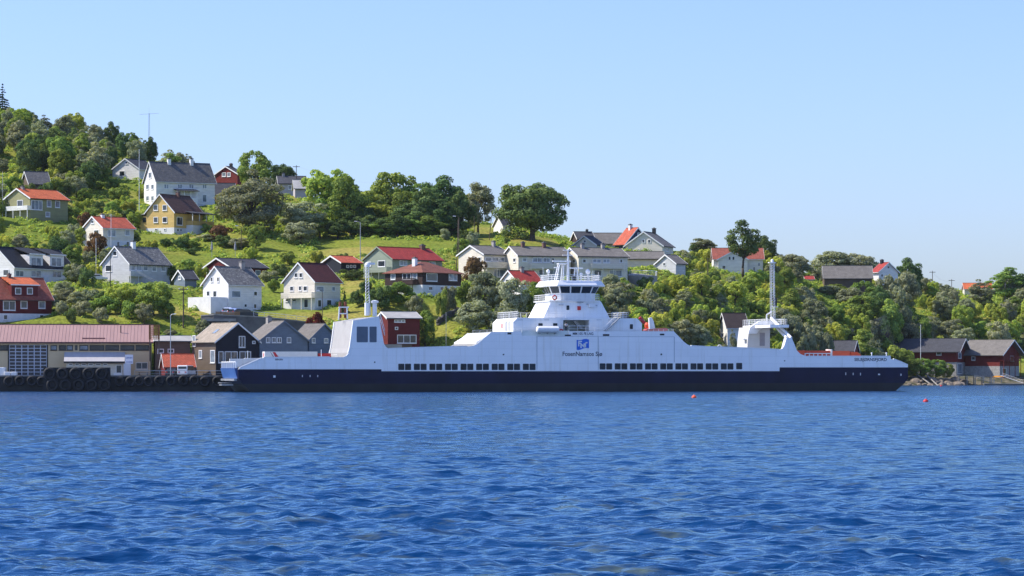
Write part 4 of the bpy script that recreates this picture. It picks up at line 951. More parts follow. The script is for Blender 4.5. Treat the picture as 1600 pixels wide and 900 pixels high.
# second tier: tapering base of the bridge
z2=fz(900,471,4); tb0,tb1=3.0,13.6
B0,B1=fs_(849,tb0),fs_(953,tb0); A0,A1=fs_(861,tb0+.4),fs_(939,tb0+.4)
mb=MB(); mb.hexa([(B0,tb0,z1),(B1,tb0,z1),(B1,tb1,z1),(B0,tb1,z1)],[(A0,tb0+.4,z2),(A1,tb0+.4,z2),(A1,tb1-.4,z2),(A0,tb1-.4,z2)]); mb.build('bridge_base',SHIPW,ferry)
ship_window(885,889.6,477.2,484.4,tb0+.2,False,m=GLASSN); 
s,z=FS(904.5,481.5,tb0+.2); mb=MB(); mb.box(s-.28,s+.28,tb0-.1,tb0+.35,z-.35,z+.35); mb.build('fire_box',RED,ferry)
s,z=FS(924,478,tb0+.2); mb=MB(); mb.box(s-.55,s+.55,tb0-.5,tb0+.35,z-.25,z+.35); mb.build('air_unit',SHIPRAIL,ferry)
for x0,x1,y in ((901,911,472.4),(916,920,475),(873,880,476.5),(928,933,477)):
    s0,z=FS(x0,y,tb0+.3); s1=fs_(x1,tb0+.3); MB().box(s0,s1,tb0+.08,tb0+.4,z-.05,z+.04).build('pipe_bracket',SEAM,ferry)
# bridge deck with rail
D0,D1=fs_(858,3.2),fs_(937,3.2)
mb=MB(); mb.box(D0,D1,3.0,13.6,z2+.002,z2+.16); mb.build('bridge_deck',SHIPW,ferry)
ship_rail([(D0+.1,3.1,z2+.16),(D0+.1,13.5,z2+.16),(D1-.1,13.5,z2+.16),(D1-.1,3.1,z2+.16),(D0+.1,3.1,z2+.16)],1.05,.8,r=.032)
# life ring on the bridge rail
s,z=FS(866.5,465,3.05); mb=MB(); mb.torus((s,2.98,z),.36,.11,'y',14,6); ring=mb.build('life_ring',RED,ferry,smooth=True)
mb=MB(); [mb.torus((s,2.975,z),.36,.125,'y',14,6)]; 
# wheelhouse
zA,zB,zC=z2+.16,fz(900,458.5,4),fz(900,447.2,4)
w0,w1,w2,w3=fs_(862,6.2),fs_(876,4.0),fs_(922,4.0),fs_(930,6.2)
ring0=[(w0,6.2),(w1,4.0),(w2,4.0),(w3,6.2),(w3,10.4),(w2,12.6),(w1,12.6),(w0,10.4)]
cs=(w0+w3)/2; ct=8.3
def grow(rg,d): 
    o=[]
    for s,t in rg:
        v=Vector((s-cs,t-ct)); v=v*(1+d/v.length); o.append((cs+v.x,ct+v.y))
    return o
rA=ring0; rB=grow(ring0,.05); rC=grow(ring0,.75)
mb=MB(); mb.rings([(s,t,zA) for s,t in rA],[(s,t,zB) for s,t in rB]); mb.rings([(s,t,zB+.001) for s,t in rB],[(s,t,zC) for s,t in rC]); wh=mb.build('wheelhouse',SHIPW,ferry)
cnt=[1,3,1,3,1,3,1,3]
for i in range(8):
    a0=Vector((*rB[i],zB)); a1=Vector((*rB[(i+1)%8],zB)); c0=Vector((*rC[i],zC)); c1=Vector((*rC[(i+1)%8],zC))
    nrm=(a1-a0).cross(c0-a0).normalized()
    mid=(a0+a1)/2; 
    if (mid-Vector((cs,ct,mid.z))).dot(nrm)<0: nrm=-nrm
    n=cnt[i]
    for j in range(n):
        f0=(j+.07)/n; f1=(j+1-.07)/n
        if n==1: f0,f1=.1,.9
        pts=[a0.lerp(a1,f0).lerp(c0.lerp(c1,f0),.06),a0.lerp(a1,f1).lerp(c0.lerp(c1,f1),.06),a0.lerp(a1,f1).lerp(c0.lerp(c1,f1),.94),a0.lerp(a1,f0).lerp(c0.lerp(c1,f0),.94)]
        mb=MB(); mb.hexa([p+nrm*.003 for p in pts],[p+nrm*.03 for p in pts]); mb.build('window_pane',GLASSN,wh)
rD=grow(ring0,1.75); rE=grow(ring0,1.1); zD=fz(900,438.6,4)
mb=MB(); mb.rings([(s,t,zC+.002) for s,t in rD],[(s,t,zC+.2) for s,t in rD]); mb.rings([(s,t,zC+.201) for s,t in rD],[(s,t,zD) for s,t in rE]); mb.build('wheelhouse_roof',SHIPW,ferry)
pts=[(s,t,zD) for s,t in grow(ring0,.9)]; ship_rail(pts+[pts[0]],1.05,.75,r=.035)
# radar mast
s,z=FS(887.5,438,8.3); zt=fz(887.5,390,8.3)
mb=MB(); mb.tube((s,8.3,zD),(s,8.3,zt),.28,.13,8); mb.build('main_mast',SHIPRAIL,ferry)
mb=MB()
for dx in (-1.9,-.9): 
    for dt in (-.5,.5): mb.tube((s+dx*1.25,8.3+dt*1.4,zD),(s+dx*.75-.25,8.3+dt,fz(880,412,8.3)),.1,n=5)
mb.box(s-1.9,s-.3,7.6,9.0,fz(880,413,8.3),fz(880,411.5,8.3)); mb.build('mast_tripod',SHIPRAIL,ferry)
def bar(x0,x1,y,t,th,name):
    a=FS(x0,y,t); b=fs_(x1,t); mb=MB(); mb.box(a[0],b,t-.16,t+.16,a[1]-th,a[1]+th); return mb.build(name,SHIPRAIL,ferry)
bar(863.5,892,408,8.3,.11,'radar_scanner'); bar(889,910.5,418.8,8.3,.1,'radar_scanner')
bar(879,895,398.5,8.3,.05,'yard_arm'); bar(880,894,391,8.3,.05,'yard_arm'); bar(866,873,418,8.3,.08,'yard_arm')
mb=MB()
for dx in (-.45,.45): mb.tube((FS(900,430,8.3)[0]+dx,8.3,zD),(FS(900,430,8.3)[0]+dx*.4,8.3,fz(900,420,8.3)),.12,n=5)
mb.build('scanner_pedestal',SHIPRAIL,ferry)
for px,py,r in ((856.5,424,.36),(918.5,424.5,.46),(908,428.5,.3)):
    s_,z_=FS(px,py,7.5); mb=MB(); mb.lathe([(.12,zD-z_),(.12,-r),(r*.7,-r*.8),(r,-.1),(r*.85,r*.55),(r*.4,r*.9),(.05,r)],10,(s_,7.5,z_)); mb.build('satellite_dome',SHIPRAIL,ferry,smooth=True)
for px,y in ((848.5,417),(926.5,423),(935,425)): ftube((px,438),(px,y),7.0,.035,name='whip_aerial',n=4)
s_,z_=FS(896.5,433.5,6.0); MB().box(s_-.35,s_+.35,5.8,6.2,zD,z_+.25).build('search_light',BLACKP,ferry)
# rails of the upper deck, rescue boat davit, liferaft
ship_rail([(fs_(889,.2),.2,zU),(fs_(942,.2),.2,zU)],1.0,1.4,bars=1); ship_rail([(fs_(1006,.2),.2,zU),(fs_(1052,.2),.2,zU)],.5,.9,bars=1)
s_,z_=FS(876.5,518,.6); mb=MB(); mb.torus((s_,.5,z_),.36,.12,'y',14,6); mb.build('life_ring',RED,ferry,smooth=True)
tb_=5.5
mb=MB(); q=fpoly([(1006,516.5),(1010,513.5),(1038,512.5),(1042,515),(1038,517.5),(1008,517.8)],tb_); mb.prism_y(q,tb_-1.0,tb_+1.0); rb=mb.build('rescue_boat',ORANGE,ferry)
mb=MB(); q=fpoly([(1014,514),(1013,497),(1017,496),(1020,502),(1022.5,513)],tb_-1.2); mb.prism_y(q,tb_-1.7,tb_-1.05); mb.build('boat_davit',SHIPRAIL,ferry)
s_,z_=FS(1011.5,509,tb_); MB().lathe([(.2,-.9),(.5,-.6),(.55,.2),(.3,.6)],10,(s_,tb_,z_)).build('davit_winch',ORANGE,ferry)
s_,z_=FS(1003.5,500.5,2.5); mb=MB(); mb.tube((s_-.5,2.5,z_+.5),(s_+.4,2.5,z_-.5),.32,n=8); mb.build('life_buoy_rack',RED,ferry)
# ---- right hand gantry: house on the far side, leg on the near side, mast platform
tg=11.0
mb=MB(); q=fpoly([(1166,545.5),(1168.5,530),(1171,511.5),(1203,511.5),(1203,545.5)],tg); q[0]=(q[0][0],ZN1+.4); q[-1]=(q[-1][0],ZN1+.4)
mb.prism_y(q,tg,BEAM-.36); mb.build('gantry_house',plain('warm white house paint',(0.66,0.645,0.61),.5,.04,.6),ferry)
s0,zt_=FS(1187,520,tg); s1,zb_=FS(1195,540.5,tg); MB().box(s0,s1,tg-.04,tg-.003,zb_,zt_).build('house_door',plain('grey door',(0.33,0.31,0.33),.6,.08),ferry)
mb=MB(); q=fpoly([(1171,511.4),(1186,501.5),(1213,501.5),(1213,504.5),(1187,514.5),(1181,521.5),(1168,521.5)],tg-.5); mb.prism_y(q,tg-.9,tg-.06); mb.build('gantry_bracket',SHIPW,ferry)
pf0,pf1=fs_(1184,8.5),fs_(1213,8.5); zpf=fz(1200,512.5,8.5)
mb=MB(); mb.box(pf0,pf1,2.0,BEAM-.4,zpf,zpf+.5); mb.build('gantry_beam',SHIPW,ferry)
ship_rail([(pf0,3,zpf+.5),(pf1,3,zpf+.5),(pf1,BEAM-.5,zpf+.5),(pf0,BEAM-.5,zpf+.5),(pf0,3,zpf+.5)],1.05,.9,r=.04)
ship_rail([(fs_(1162,12),12,fz(1164,521,12)),(fs_(1170,12),12,fz(1164,521,12))],1.2,.9)
mb=MB(); s_=fs_(1163,12.2); mb.box(s_-.4,s_+.5,11.6,12.8,fz(1163,531,12),fz(1163,529,12)); mb.build('side_step',SHIPRAIL,ferry)
mb=MB()
for (p,q) in (((1205,497),(1236,528)),((1214,512),(1229,528))):
    for t0_,t1_ in ((7.2,.6),(9.8,.6)):
        a=FS(*p,t0_); b=FS(*q,t1_); mb.tube((a[0],t0_,a[1]),(b[0],t1_,b[1]),.27,n=6)
mb.build('gantry_strut',SHIPRAIL,ferry)
mb=MB(); q=fpoly([(1225,545),(1229,528),(1237,527.8),(1245,547.5)]); mb.prism_y(q,.36,1.4); mb.build('gantry_leg',SHIPW,ferry)
mb=MB(); a=FS(1207.5,512,8.5); b=FS(1206.5,411,8.5)
for dx in (-.35,.35):
    for dt in (-.32,.32): mb.tube((a[0]+dx,8.5+dt,a[1]),(b[0]+dx*.8,8.5+dt,b[1]),.048,n=5)
for i in range(24):
    za_=a[1]+(b[1]-a[1])*i/24; zb_=a[1]+(b[1]-a[1])*(i+1)/24
    for dt in (-.32,.32): mb.tube((a[0]-.33,8.5+dt,za_),(a[0]+.33,8.5+dt,za_),.024,n=4)
    mb.tube((a[0]-.33,8.18,za_),(a[0]+.33,8.18,zb_),.03,n=4)
mb.build('lattice_mast',SHIPRAIL,ferry)
s_,z_=FS(1206.5,411,8.5); MB().box(s_-.7,s_+.6,8.1,8.9,z_,z_+.15).lathe([(.25,.15),(.3,.5),(.1,.7)],8,(s_,8.5,z_)).build('mast_lantern',SHIPRAIL,ferry)
ftube((1212,479),(1212,466),8.5,.06); bar(1207,1215.5,479.5,8.5,.06,'yard_arm'); ftube((1198,505),(1198,491.5),8.5,.12); ftube((1198,491.5),(1206.5,487),8.5,.12)
s_,z_=FS(1211,472,8.5); MB().box(s_-.25,s_+.25,8.2,8.8,z_-.8,z_+.8).build('mast_box',BLACKP,ferry)
MB().path([(fs_(1216,8.5),8.5,fz(1216,486,8.5)),(fs_(1246,.8),.8,fz(1246,551,.8))],.03).build('stay_wire',BLACKP,ferry)
for px in (1362,1385): 
    s_,z_=FS(px,557,.2); MB().lathe([(.09,0),(.09,.45),(.17,.5),(.14,.75)],8,(s_,.2,z_)).build('bow_light',SHIPRAIL,ferry)
s_,z_=FS(1124,542,.3); MB().torus((s_,.2,z_),.35,.06,'y',12,5).build('fairlead',SHIPRAIL,ferry)
# ---- lettering
def text(body, px0, px1, pyb, t, m, parent=ferry, name='lettering', bold=0.0, shear=0.0, hpx=None, depth=.004):
    cu=bpy.data.curves.new(name,'FONT'); cu.body=body; cu.size=1.0; cu.offset=bold; cu.shear=shear; cu.resolution_u=3
    to=bpy.data.objects.new(name,cu); COL.objects.link(to)
    dg=bpy.context.evaluated_depsgraph_get(); mesh=bpy.data.meshes.new_from_object(to.evaluated_get(dg))
    bpy.data.objects.remove(to)
    co=np.array([v.co[:] for v in mesh.vertices]); x0,x1=co[:,0].min(),co[:,0].max()
    return mesh,x0,x1,co
def ship_text(body,px0,px1,pyb,m,t=0.0,bold=0.012,hpx=None,name='lettering'):
    mesh,x0,x1,co=text(body,px0,px1,pyb,t,m,name=name,bold=bold)
    s0,zb_=FS(px0,pyb,t); s1=fs_(px1,t); kx=(s1-s0)/(x1-x0); cap_=[v[1] for v in co]
    kz=kx
    if hpx: 
        kz=(FS(px0,pyb-hpx,t)[1]-zb_)/0.72
    for v in mesh.vertices: v.co=((v.co.x-x0)*kx+s0, t-.006, v.co.y*kz+zb_)
    mesh.materials.clear(); mesh.materials.append(m); o=mobj(name,mesh,ferry); return o
INK=plain('dark lettering',(0.025,0.03,0.05),.6,.1)
ship_text('FosenNamsos Sjø',879,941,556,INK,hpx=6.8,bold=.02); ship_text('MM 105 FE LNG',895,927,523.3,INK,hpx=4.2,bold=.02)
ship_text('SELBJØRNSFJORD',1335,1385.5,564,INK,hpx=4.8,bold=.024); ship_text('BERGEN',430,442,563,INK,hpx=2.6,bold=.03)
FLAG=plain('bright flag blue',(0.012,0.14,0.62),.5,.05)
top=[(901,531),(904.5,531.6),(908,531.2),(912,529.8),(916,529.4),(920.3,530.6)]; bot=[(920.3,544.2),(915,543.6),(911,544.6),(907,546.4),(903,547),(901,546.6)]
mb=MB(); mb.prism_y(fpoly(top+bot),-.012,-.003); flag=mb.build('company_flag',FLAG,ferry)
def stroke(pts,w_=.11):
    pl_=fpoly(pts); mb=MB()
    for (a,za_),(b,zb_) in zip(pl_[:-1],pl_[1:]):
        d=Vector((b-a,zb_-za_)); 
        if d.length<1e-6: continue
        d.normalize(); n_=Vector((-d.y,d.x))*w_; e_=d*w_*.6
        c=[(a-e_.x+n_.x,za_-e_.y+n_.y),(b+e_.x+n_.x,zb_+e_.y+n_.y),(b+e_.x-n_.x,zb_+e_.y-n_.y),(a-e_.x-n_.x,za_-e_.y-n_.y)]
        mb.prism_y(c,-.022,-.0125)
    mb.build('flag_letter',SHIPRAIL,flag)
stroke([(904.2,540.5),(904.2,533.6),(908.8,533.4)]); stroke([(904.2,536.6),(907.4,536.4)]); stroke([(907.8,543.2),(907.8,537.2),(912.6,542.4),(912.6,537.2)]); stroke([(917.4,535.4),(915.2,535.6),(914.6,536.6),(914.8,541),(914,542.2),(912.8,542.4)])
# ---- the vehicles on deck
def on_ship(name,label,cat,px,t):
    s=fs_(px,t); p=FP0+Vector((FC*s-FSn*t,FSn*s+FC*t,ZN1+.4)); o=empty(name,p,TH); tag(o,label,cat); return o
WT=plain('white trailer panel',(0.74,0.73,0.69),.45,.05); SILV=plain('wheel rim',(0.4,0.4,0.42),.4,.1,metal=.7)
def wheel_at(root,x,y,r=.5,w_=.3):
    mb=MB(); mb.torus((x,y,r),r-.13,.14,'y',16,6); tw=mb.build('wheel',RUBBER,root,smooth=True); mb=MB(); mb.tube((x,y-.1,r),(x,y+.1,r),r-.2,n=10); mb.build('rim',SILV,tw)
tr=on_ship('truck_trailer','white trailer with red and black stripes on the car deck of the ferry','trailer',414,4.0)
L_=fs_(496,4)-fs_(414,4); zt_=fz(455,549.3,4)-(ZN1+.4)
MB().box(0,L_,0,2.5,1.1,zt_).build('cargo_box',WT,tr)
for i,(x0,x1,m) in enumerate(((423,425.5,BLACKP),(426,433,RED))):
    a0,a1=fs_(x0,4)-fs_(414,4),fs_(x1,4)-fs_(414,4); mb=MB(); mb.prism_y([(a0,zt_-.1),(a1-.35,zt_-.1),(a1+.35,1.6),(a0+.5,1.6)],-.012,-.002); mb.build('stripe',m,tr)
MB().box(-.03,-.003,.05,2.45,1.15,zt_-.05).build('rear_door',plain('pale rear door',(0.66,0.62,0.6),.5,.05),tr)
mb=MB(); mb.box(-.05,-.035,.9,1.5,zt_-.9,zt_-.3); mb.build('rear_mark',RED,tr)
for x in (1.2,2.4,3.6): wheel_at(tr,x,.2); wheel_at(tr,x,2.3)
MB().box(L_+.2,L_+2.4,.05,2.45,.5,zt_-.3).build('tractor_cab',RED,tr); wheel_at(tr,L_+1,.2); wheel_at(tr,L_+1,2.3)
MB().box(.1,L_,.7,1.8,.8,1.095).build('chassis',DARKTRIM,tr)
tk=on_ship('orange_truck','orange truck with slatted side panels at the right end of the ferry deck','truck',1258,4.5)
L_=fs_(1328,4.5)-fs_(1258,4.5); zt_=fz(1290,547,4.5)-(ZN1+.4)
a1=fs_(1298,4.5)-fs_(1258,4.5)
MB().box(a1+.3,L_,0,2.5,1.0,zt_-.15).build('cargo_box',plain('orange red container',(0.85,0.12,0.045),.5,.1),tk)
mb=MB(); mb.box(0,a1,0.1,2.4,1.0,zt_-.1); mb.build('front_load',plain('dark orange load',(0.65,0.08,0.035),.6,.15),tk)
mb=MB()
for i in range(7):
    x=a1*i/6; mb.box(x-.08,x+.08,-.05,-.002+.1,1.0,zt_-.6)
mb.box(-.1,a1,-.06,-.003+.1,zt_-.7,zt_-.55); mb.build('side_slats',SHIPRAIL,tk)
MB().box(a1+.02,a1+.28,-.1,2.6,.9,zt_+.15).build('white_post',SHIPRAIL,tk)
mb=MB(); mb.prism_y([(L_+.15,.6),(L_+2.2,.6),(L_+2.2,2.2),(L_+1.5,zt_-.35),(L_+.15,zt_-.3)],.05,2.45); mb.build('cab',ORANGE,tk)
mb=MB(); mb.prism_y([(-2.2,.6),(-.1,.6),(-.1,zt_-.05),(-1.7,zt_-.1),(-2.2,2.4)],.05,2.45); mb.build('rear_unit',ORANGE,tk)
for x in (-1.2,1.0,3.0,L_-1,L_+1.2): wheel_at(tk,x,.2); wheel_at(tk,x,2.3)
MB().box(-2,L_+1,.7,1.8,.65,.995).build('chassis',DARKTRIM,tk)
# ---- a person at the rail by the life raft
def person(loc,rz,label,shirt,trouser,skin,hairm,lean=0.0):
    root=empty('person',loc,rz); tag(root,label,'person')
    def skinmesh(name,verts,edges,radii,m,rootv=0):
        me=bpy.data.meshes.new(name); me.from_pydata(verts,edges,[]); me.materials.append(m); o=mobj(name,me,root)
        md=o.modifiers.new('skin','SKIN'); 
        for v,r in zip(me.skin_vertices[0].data,radii): v.radius=(r,r*.85)
        me.skin_vertices[0].data[rootv].use_root=True
        o.modifiers.new('sub','SUBSURF').levels=1; o.modifiers['sub'].render_levels=1
        return o
    V=[(0,0,.95),(0,0,1.15),(0,-.02-lean*.5,1.36),(0,-.03-lean*.7,1.50),(0,-.05-lean*.8,1.60),(0,-.06-lean*.8,1.72),
       (-.1,0,.9),(-.11,-.02,.5),(-.11,.02,.08),(-.11,-.13,.04),(.1,0,.9),(.11,-.05,.5),(.11,0,.08),(.11,-.15,.04),
       (-.2,-.03-lean*.6,1.42),(-.25,-.12-lean*.6,1.16),(-.2,-.36-lean*.5,1.08),(.2,-.03-lean*.6,1.42),(.25,-.12-lean*.6,1.16),(.2,-.36-lean*.5,1.08)]
    E=[(0,1),(1,2),(2,3),(3,4),(4,5),(0,6),(6,7),(7,8),(8,9),(0,10),(10,11),(11,12),(12,13),(2,14),(14,15),(15,16),(2,17),(17,18),(18,19)]
    RD=[.14,.13,.15,.06,.085,.08,.09,.06,.045,.04,.09,.06,.045,.04,.065,.05,.035,.065,.05,.035]
    skinmesh('body',V,E,RD,skin)
    idx=[0,1,2,14,15,17,18]; mp_={v:i for i,v in enumerate(idx)}
    skinmesh('shirt',[V[i] for i in idx],[(0,1),(1,2),(2,3),(3,4),(2,5),(5,6)],[.165,.16,.18,.085,.07,.085,.07],shirt)
    idx=[0,6,7,8,10,11,12]
    skinmesh('trousers',[V[i] for i in idx],[(0,1),(1,2),(2,3),(0,4),(4,5),(5,6)],[.16,.11,.08,.065,.11,.08,.065],trouser)
    mb=MB(); mb.lathe([(.09,-.05),(.105,.03),(.085,.09),(.03,.12)],10,(0,-.04-lean*.8,1.69)); mb.build('hair',hairm,root,smooth=True)
    for sx in (-.2,.2):
        mb=MB()
        for j in range(4): mb.tube((sx-.03+.02*j,-.37-lean*.5,1.08),(sx-.03+.02*j,-.43-lean*.5,1.05-.005*abs(j-1)),.011,.008,5)
        mb.tube((sx+(.04 if sx<0 else -.04),-.35-lean*.5,1.09),(sx+(.06 if sx<0 else -.06),-.40-lean*.5,1.07),.012,.009,5)
        mb.build('fingers',skin,root)
    return root
SKIN=plain('skin',(0.45,0.26,0.18),.6,.05)
s_=fs_(884.5,.75); zd=zU-.1-.55
pp=FP0+Vector((FC*s_-FSn*.75,FSn*s_+FC*.75,zU-.1))
person(pp,TH,'person in a white top leaning on the ferry rail beside the life raft',plain('white shirt',(0.7,0.68,0.66),.8,.08),plain('dark trousers',(0.03,0.03,0.045),.8,.1),SKIN,plain('dark hair',(0.03,0.02,0.015),.7,.2),.12)
# ------------------------------------------------------------------ quay, tyres, terminal
QD=505.0
def QX(px,D=QD): return (px-800)/F*D
mb=MB(); mb.box(QX(-420),QX(352),QD,QD+19.5,-3,2.62); tag(mb.build('quay',plain('black wet quay face',(0.022,0.022,0.022),.8,.5,.5,bump=.4)),kind='structure')
mb=MB(); mb.box(QX(-420),QX(352),QD-.12,QD+.5,2.624,2.86); tag(mb.build('quay_kerb',plain('dirty kerb concrete',(0.16,0.15,0.135),.9,.4,.8,bump=.4)),kind='structure')
mb=MB(); mb.box(QX(-420),QX(352),QD+.52,QD+24,2.0,2.632); tag(mb.build('quay_pavement',plain('grey asphalt',(0.09,0.088,0.085),.9,.2,1.5)),kind='structure')
tyre_me=MB().torus((0,0,0),.70,.27,'y',20,8).mesh('tyre',RUBBER,True)
big_me=MB().torus((0,0,0),.86,.30,'y',22,8).mesh('tyre',RUBBER,True)
hub_me=MB().tube((0,-.12,0),(0,.12,0),.45,n=12).mesh('hub',plain('dark hub',(0.012,0.012,0.013),.8,.2))
ORDQ=['first','second','third','fourth','fifth','sixth','seventh','eighth','ninth','tenth']
tx=[14,31,50,65,187,204,218,232,249,267.5,287,304,320,340]
for i,px in enumerate(tx):
    o=mobj('tyre_fender',tyre_me,loc=(QX(px,QD-.4),QD-.42,1.85+random.uniform(-.12,.12))); o.rotation_euler=(0,random.uniform(0,6),0)
    if px<100: lb='black tyre fender on the quay left of the tyre stack, '+['leftmost','second from left','third from left','nearest the stack'][i]
    else: lb='black tyre fender on the quay right of the tyre stack, '+ORDQ[i-4]+' from left'
    tag(o,lb,'tyre','tyre fenders along the quay')
st=empty('tyre_stack',(QX(121),QD-1.2,0)); tag(st,'big stacked wall of ten black tyres against the quay in front of the terminal','fender')
MB().box(-5.9,5.9,.35,1.0,-.6,4.25).build('backing_frame',RUBBER,st)
for r,(z,o0) in enumerate(((3.15,0),(1.15,.55))):
    for i in range(5):
        x=(-4.5+2.3*i)+o0-.25
        t=mobj('tyre',big_me,st,(x,.1,z)); t.rotation_euler=(R(random.uniform(-4,4)),random.uniform(0,6),R(random.uniform(-4,4))); mobj('hub',hub_me,t)
# quay railing
def railing_thing(name,label,pts,hgt,post,m=STEEL,bars=1,r=.035,top=.045):
    mb=MB(); base=Vector(pts[0]); railing_line(mb,[Vector(p)-base for p in pts],hgt,post,r,bars,top); o=mb.build(name,m); o.location=base; tag(o,label,'railing'); return o
railing_thing('railing','grey steel railing along the quay edge between terminal and ferry',[(QX(210,QD+1),QD+1,2.63),(QX(348,QD+1),QD+1,2.63)],1.05,2.2,top=.06)
# terminal building details
h=HS[TERM]; rt=h['root']; l,w=h['l'],h['w']; hw,hr,sl=h['hw'],h['hr'],h['sl']
PINK=plain('pink metal roofing',(0.38,0.235,0.205),.45,.07,.4,stretch=(3,.3,1))
e=w/2+.6; ez=hw-.6*sl
mb=MB()
for s in (-1,1): mb.prism_x([(0,hr+.01),(0,hr+.15),(s*e,ez+.15),(s*e,ez+.01)],-l/2-.5,l/2+.5)
ro=mb.build('roof',PINK,rt)
mb=MB()
for i in range(int(l/.62)):
    x=-l/2-.45+i*.62
    mb.hexa([(x-.03,-e,ez+.15),(x+.03,-e,ez+.15),(x+.03,0,hr+.15),(x-.03,0,hr+.15)],[(x-.03,-e,ez+.20),(x+.03,-e,ez+.20),(x+.03,0,hr+.20),(x-.03,0,hr+.20)])
tag(mb.build('roof_seams',PINK,ro),kind='stuff')
MB().box(-l/2-.5,l/2+.5,-.2,.2,hr+.13,hr+.24).build('ridge_cap',plain('dark brown flashing',(0.09,0.05,0.045),.6,.2),ro)
MB().box(-l/2-.5,l/2+.5,-e-.12,-e-.005,ez-.12,ez+.17).build('gutter',plain('brown red gutter',(0.13,0.05,0.045),.5,.1),ro)
xs=h_local_S(h,188); zz=hr-3.2*sl
MB().tube((xs,-3.2,zz),(xs,-3.2,zz+1.5),.1,n=8).build('flue_pipe',BLACKP,ro)
xs0,xs1=h_local_S(h,128),h_local_S(h,164); zz=ez+.6; yy=-e+.6/sl*1.0
MB().box(xs0,xs1,yy-.05,yy+.05,zz+.12,zz+.35).build('snow_guard',plain('dark pink guard',(0.25,0.09,0.08),.6,.1),ro)
for a,b,s in ((79,89,'c'),(92,103,'d'),(104,114,'c'),(117,121,'d'),(124,138,'c'),(140,163,'d'),(164.5,186,'d'),(188,210,'d'),(212,233,'d'),(0,12,'d'),(-40,-22,'d')): add_window(h,rt,'S',(a,b,539.3,547.3,s),frame=DARKTRIM)
add_window(h,rt,'S',(212,231,566,577,'2'),frame=CREAM)
# glazed garage door: frame with 6 x 9 panes, each pane a piece
x0,x1=h_local_S(h,14.5),h_local_S(h,73); zt,zb=h_z(h,0,-w/2,539),h_z(h,0,-w/2,586.5)
gd=MB().box(x0,x1,-w/2-.06,-w/2-.003,zb,zt).build('garage_door',plain('aluminium frame',(0.52,0.55,0.62),.5,.06),rt)
nx,nz_=6,9; pw=(x1-x0)/nx; phh=(zt-zb)/nz_
pm=MB().box(-pw/2+.09,pw/2-.09,-.02,0,-phh/2+.07,phh/2-.07).mesh('pane',glassmat('garage glass',(0.018,0.02,0.032)))
for i in range(nx):
    for j in range(nz_): mobj('pane',pm,gd,(x0+pw*(i+.5),-w/2-.062,zb+phh*(j+.5)))
for a,b in ((12.2,14.2),(73.2,75)):
    MB().box(h_local_S(h,a),h_local_S(h,b),-w/2-.08,-w/2-.003,zb,zt+.05).build('door_jamb',DARKTRIM,rt)
# grey canopy over the shop front
cx0,cx1=h_local_S(h,100,1.5),h_local_S(h,195,1.5); z1=h_z(h,0,-w/2-1,551); z0=h_z(h,0,-w/2-2,565.5)
CAN=plain('pale grey canopy sheet',(0.48,0.46,0.46),.6,.07,.8,stretch=(2,1,1))
cp=MB().hexa([(cx0,-w/2-2.1,z0),(cx1,-w/2-2.1,z0),(cx1,-w/2-.01,z1),(cx0,-w/2-.01,z1)],[(cx0,-w/2-2.1,z0+.12),(cx1,-w/2-2.1,z0+.12),(cx1,-w/2-.01,z1+.12),(cx0,-w/2-.01,z1+.12)]).build('canopy',CAN,rt)
MB().box(cx0,cx1,-w/2-2.16,-w/2-2.105,z0-.22,z0+.1).build('fascia',DARKTRIM,cp)
MB().box(cx0+.4,cx1-.2,-w/2-1.2,-w/2-.005,-.3,z0-.3).build('shop_front',CREAM,rt)
for a,b,y0,y1 in ((107,114,567.5,571),(117,124,567.5,571),(127,135,567.5,571),(138,146,567.5,571),(149,158,567.5,571),(161,168,567.5,571),(181,190.5,570,586)):
    add_window(h,rt,'S',(a,b,y0,y1,'d'),1.2,frame=TRIM)
MB().box(h_local_S(h,177.5,1.3),h_local_S(h,191,1.3),-w/2-1.4,-w/2-1.21,-.05,.65).build('white_bench_front',TRIM,rt)
# sign and white cabinet
xs0,xs1=h_local_S(h,195.5,2.2),h_local_S(h,208,2.2); za,zb2=h_z(h,0,-w/2-2.2,568.5),h_z(h,0,-w/2-2.2,554)
sg=MB().box(xs0,xs1,-w/2-2.3,-w/2-2.2,za,zb2).build('sign_board',plain('white sign',(0.75,0.77,0.82),.5,.03),rt)
MB().box((xs0+xs1)/2-.06,(xs0+xs1)/2+.06,-w/2-2.2,-w/2-2.1,-1,za+.1).build('sign_post',STEEL,rt)
mesh,a0,a1,co=text('LØKEN',0,0,0,0,INK,bold=.02)
kx=(xs1-xs0)*.8/(a1-a0)
SIGNB=plain('sign blue ink',(0.05,0.10,0.35),.6,.1)
for v in mesh.vertices: v.co=((v.co.x-a0)*kx+xs0+(xs1-xs0)*.1,-w/2-2.305,v.co.y*kx*1.1+zb2-.72)
mesh.materials.clear(); mesh.materials.append(SIGNB); mobj('sign_lettering',mesh,sg)
MB().box(xs0+.1,xs1-.1,-w/2-2.31,-w/2-2.302,za+.28,za+.4).build('sign_underline',SIGNB,sg)
kb=MB(); xk0,xk1=h_local_S(h,193.5,2.6),h_local_S(h,204.5,2.6); kb.box(0,xk1-xk0,0,.8,0,2.35); ko=kb.build('cabinet',plain('white steel cabinet',(0.66,0.67,0.69),.5,.05)); p=h['cen']+h['M']@Vector((xk0,-w/2-3.6,0)); ko.location=(p.x,p.y,2.63); ko.rotation_euler=(0,0,h['al']); tag(ko,'white steel cabinet standing under the sign of the terminal','cabinet')
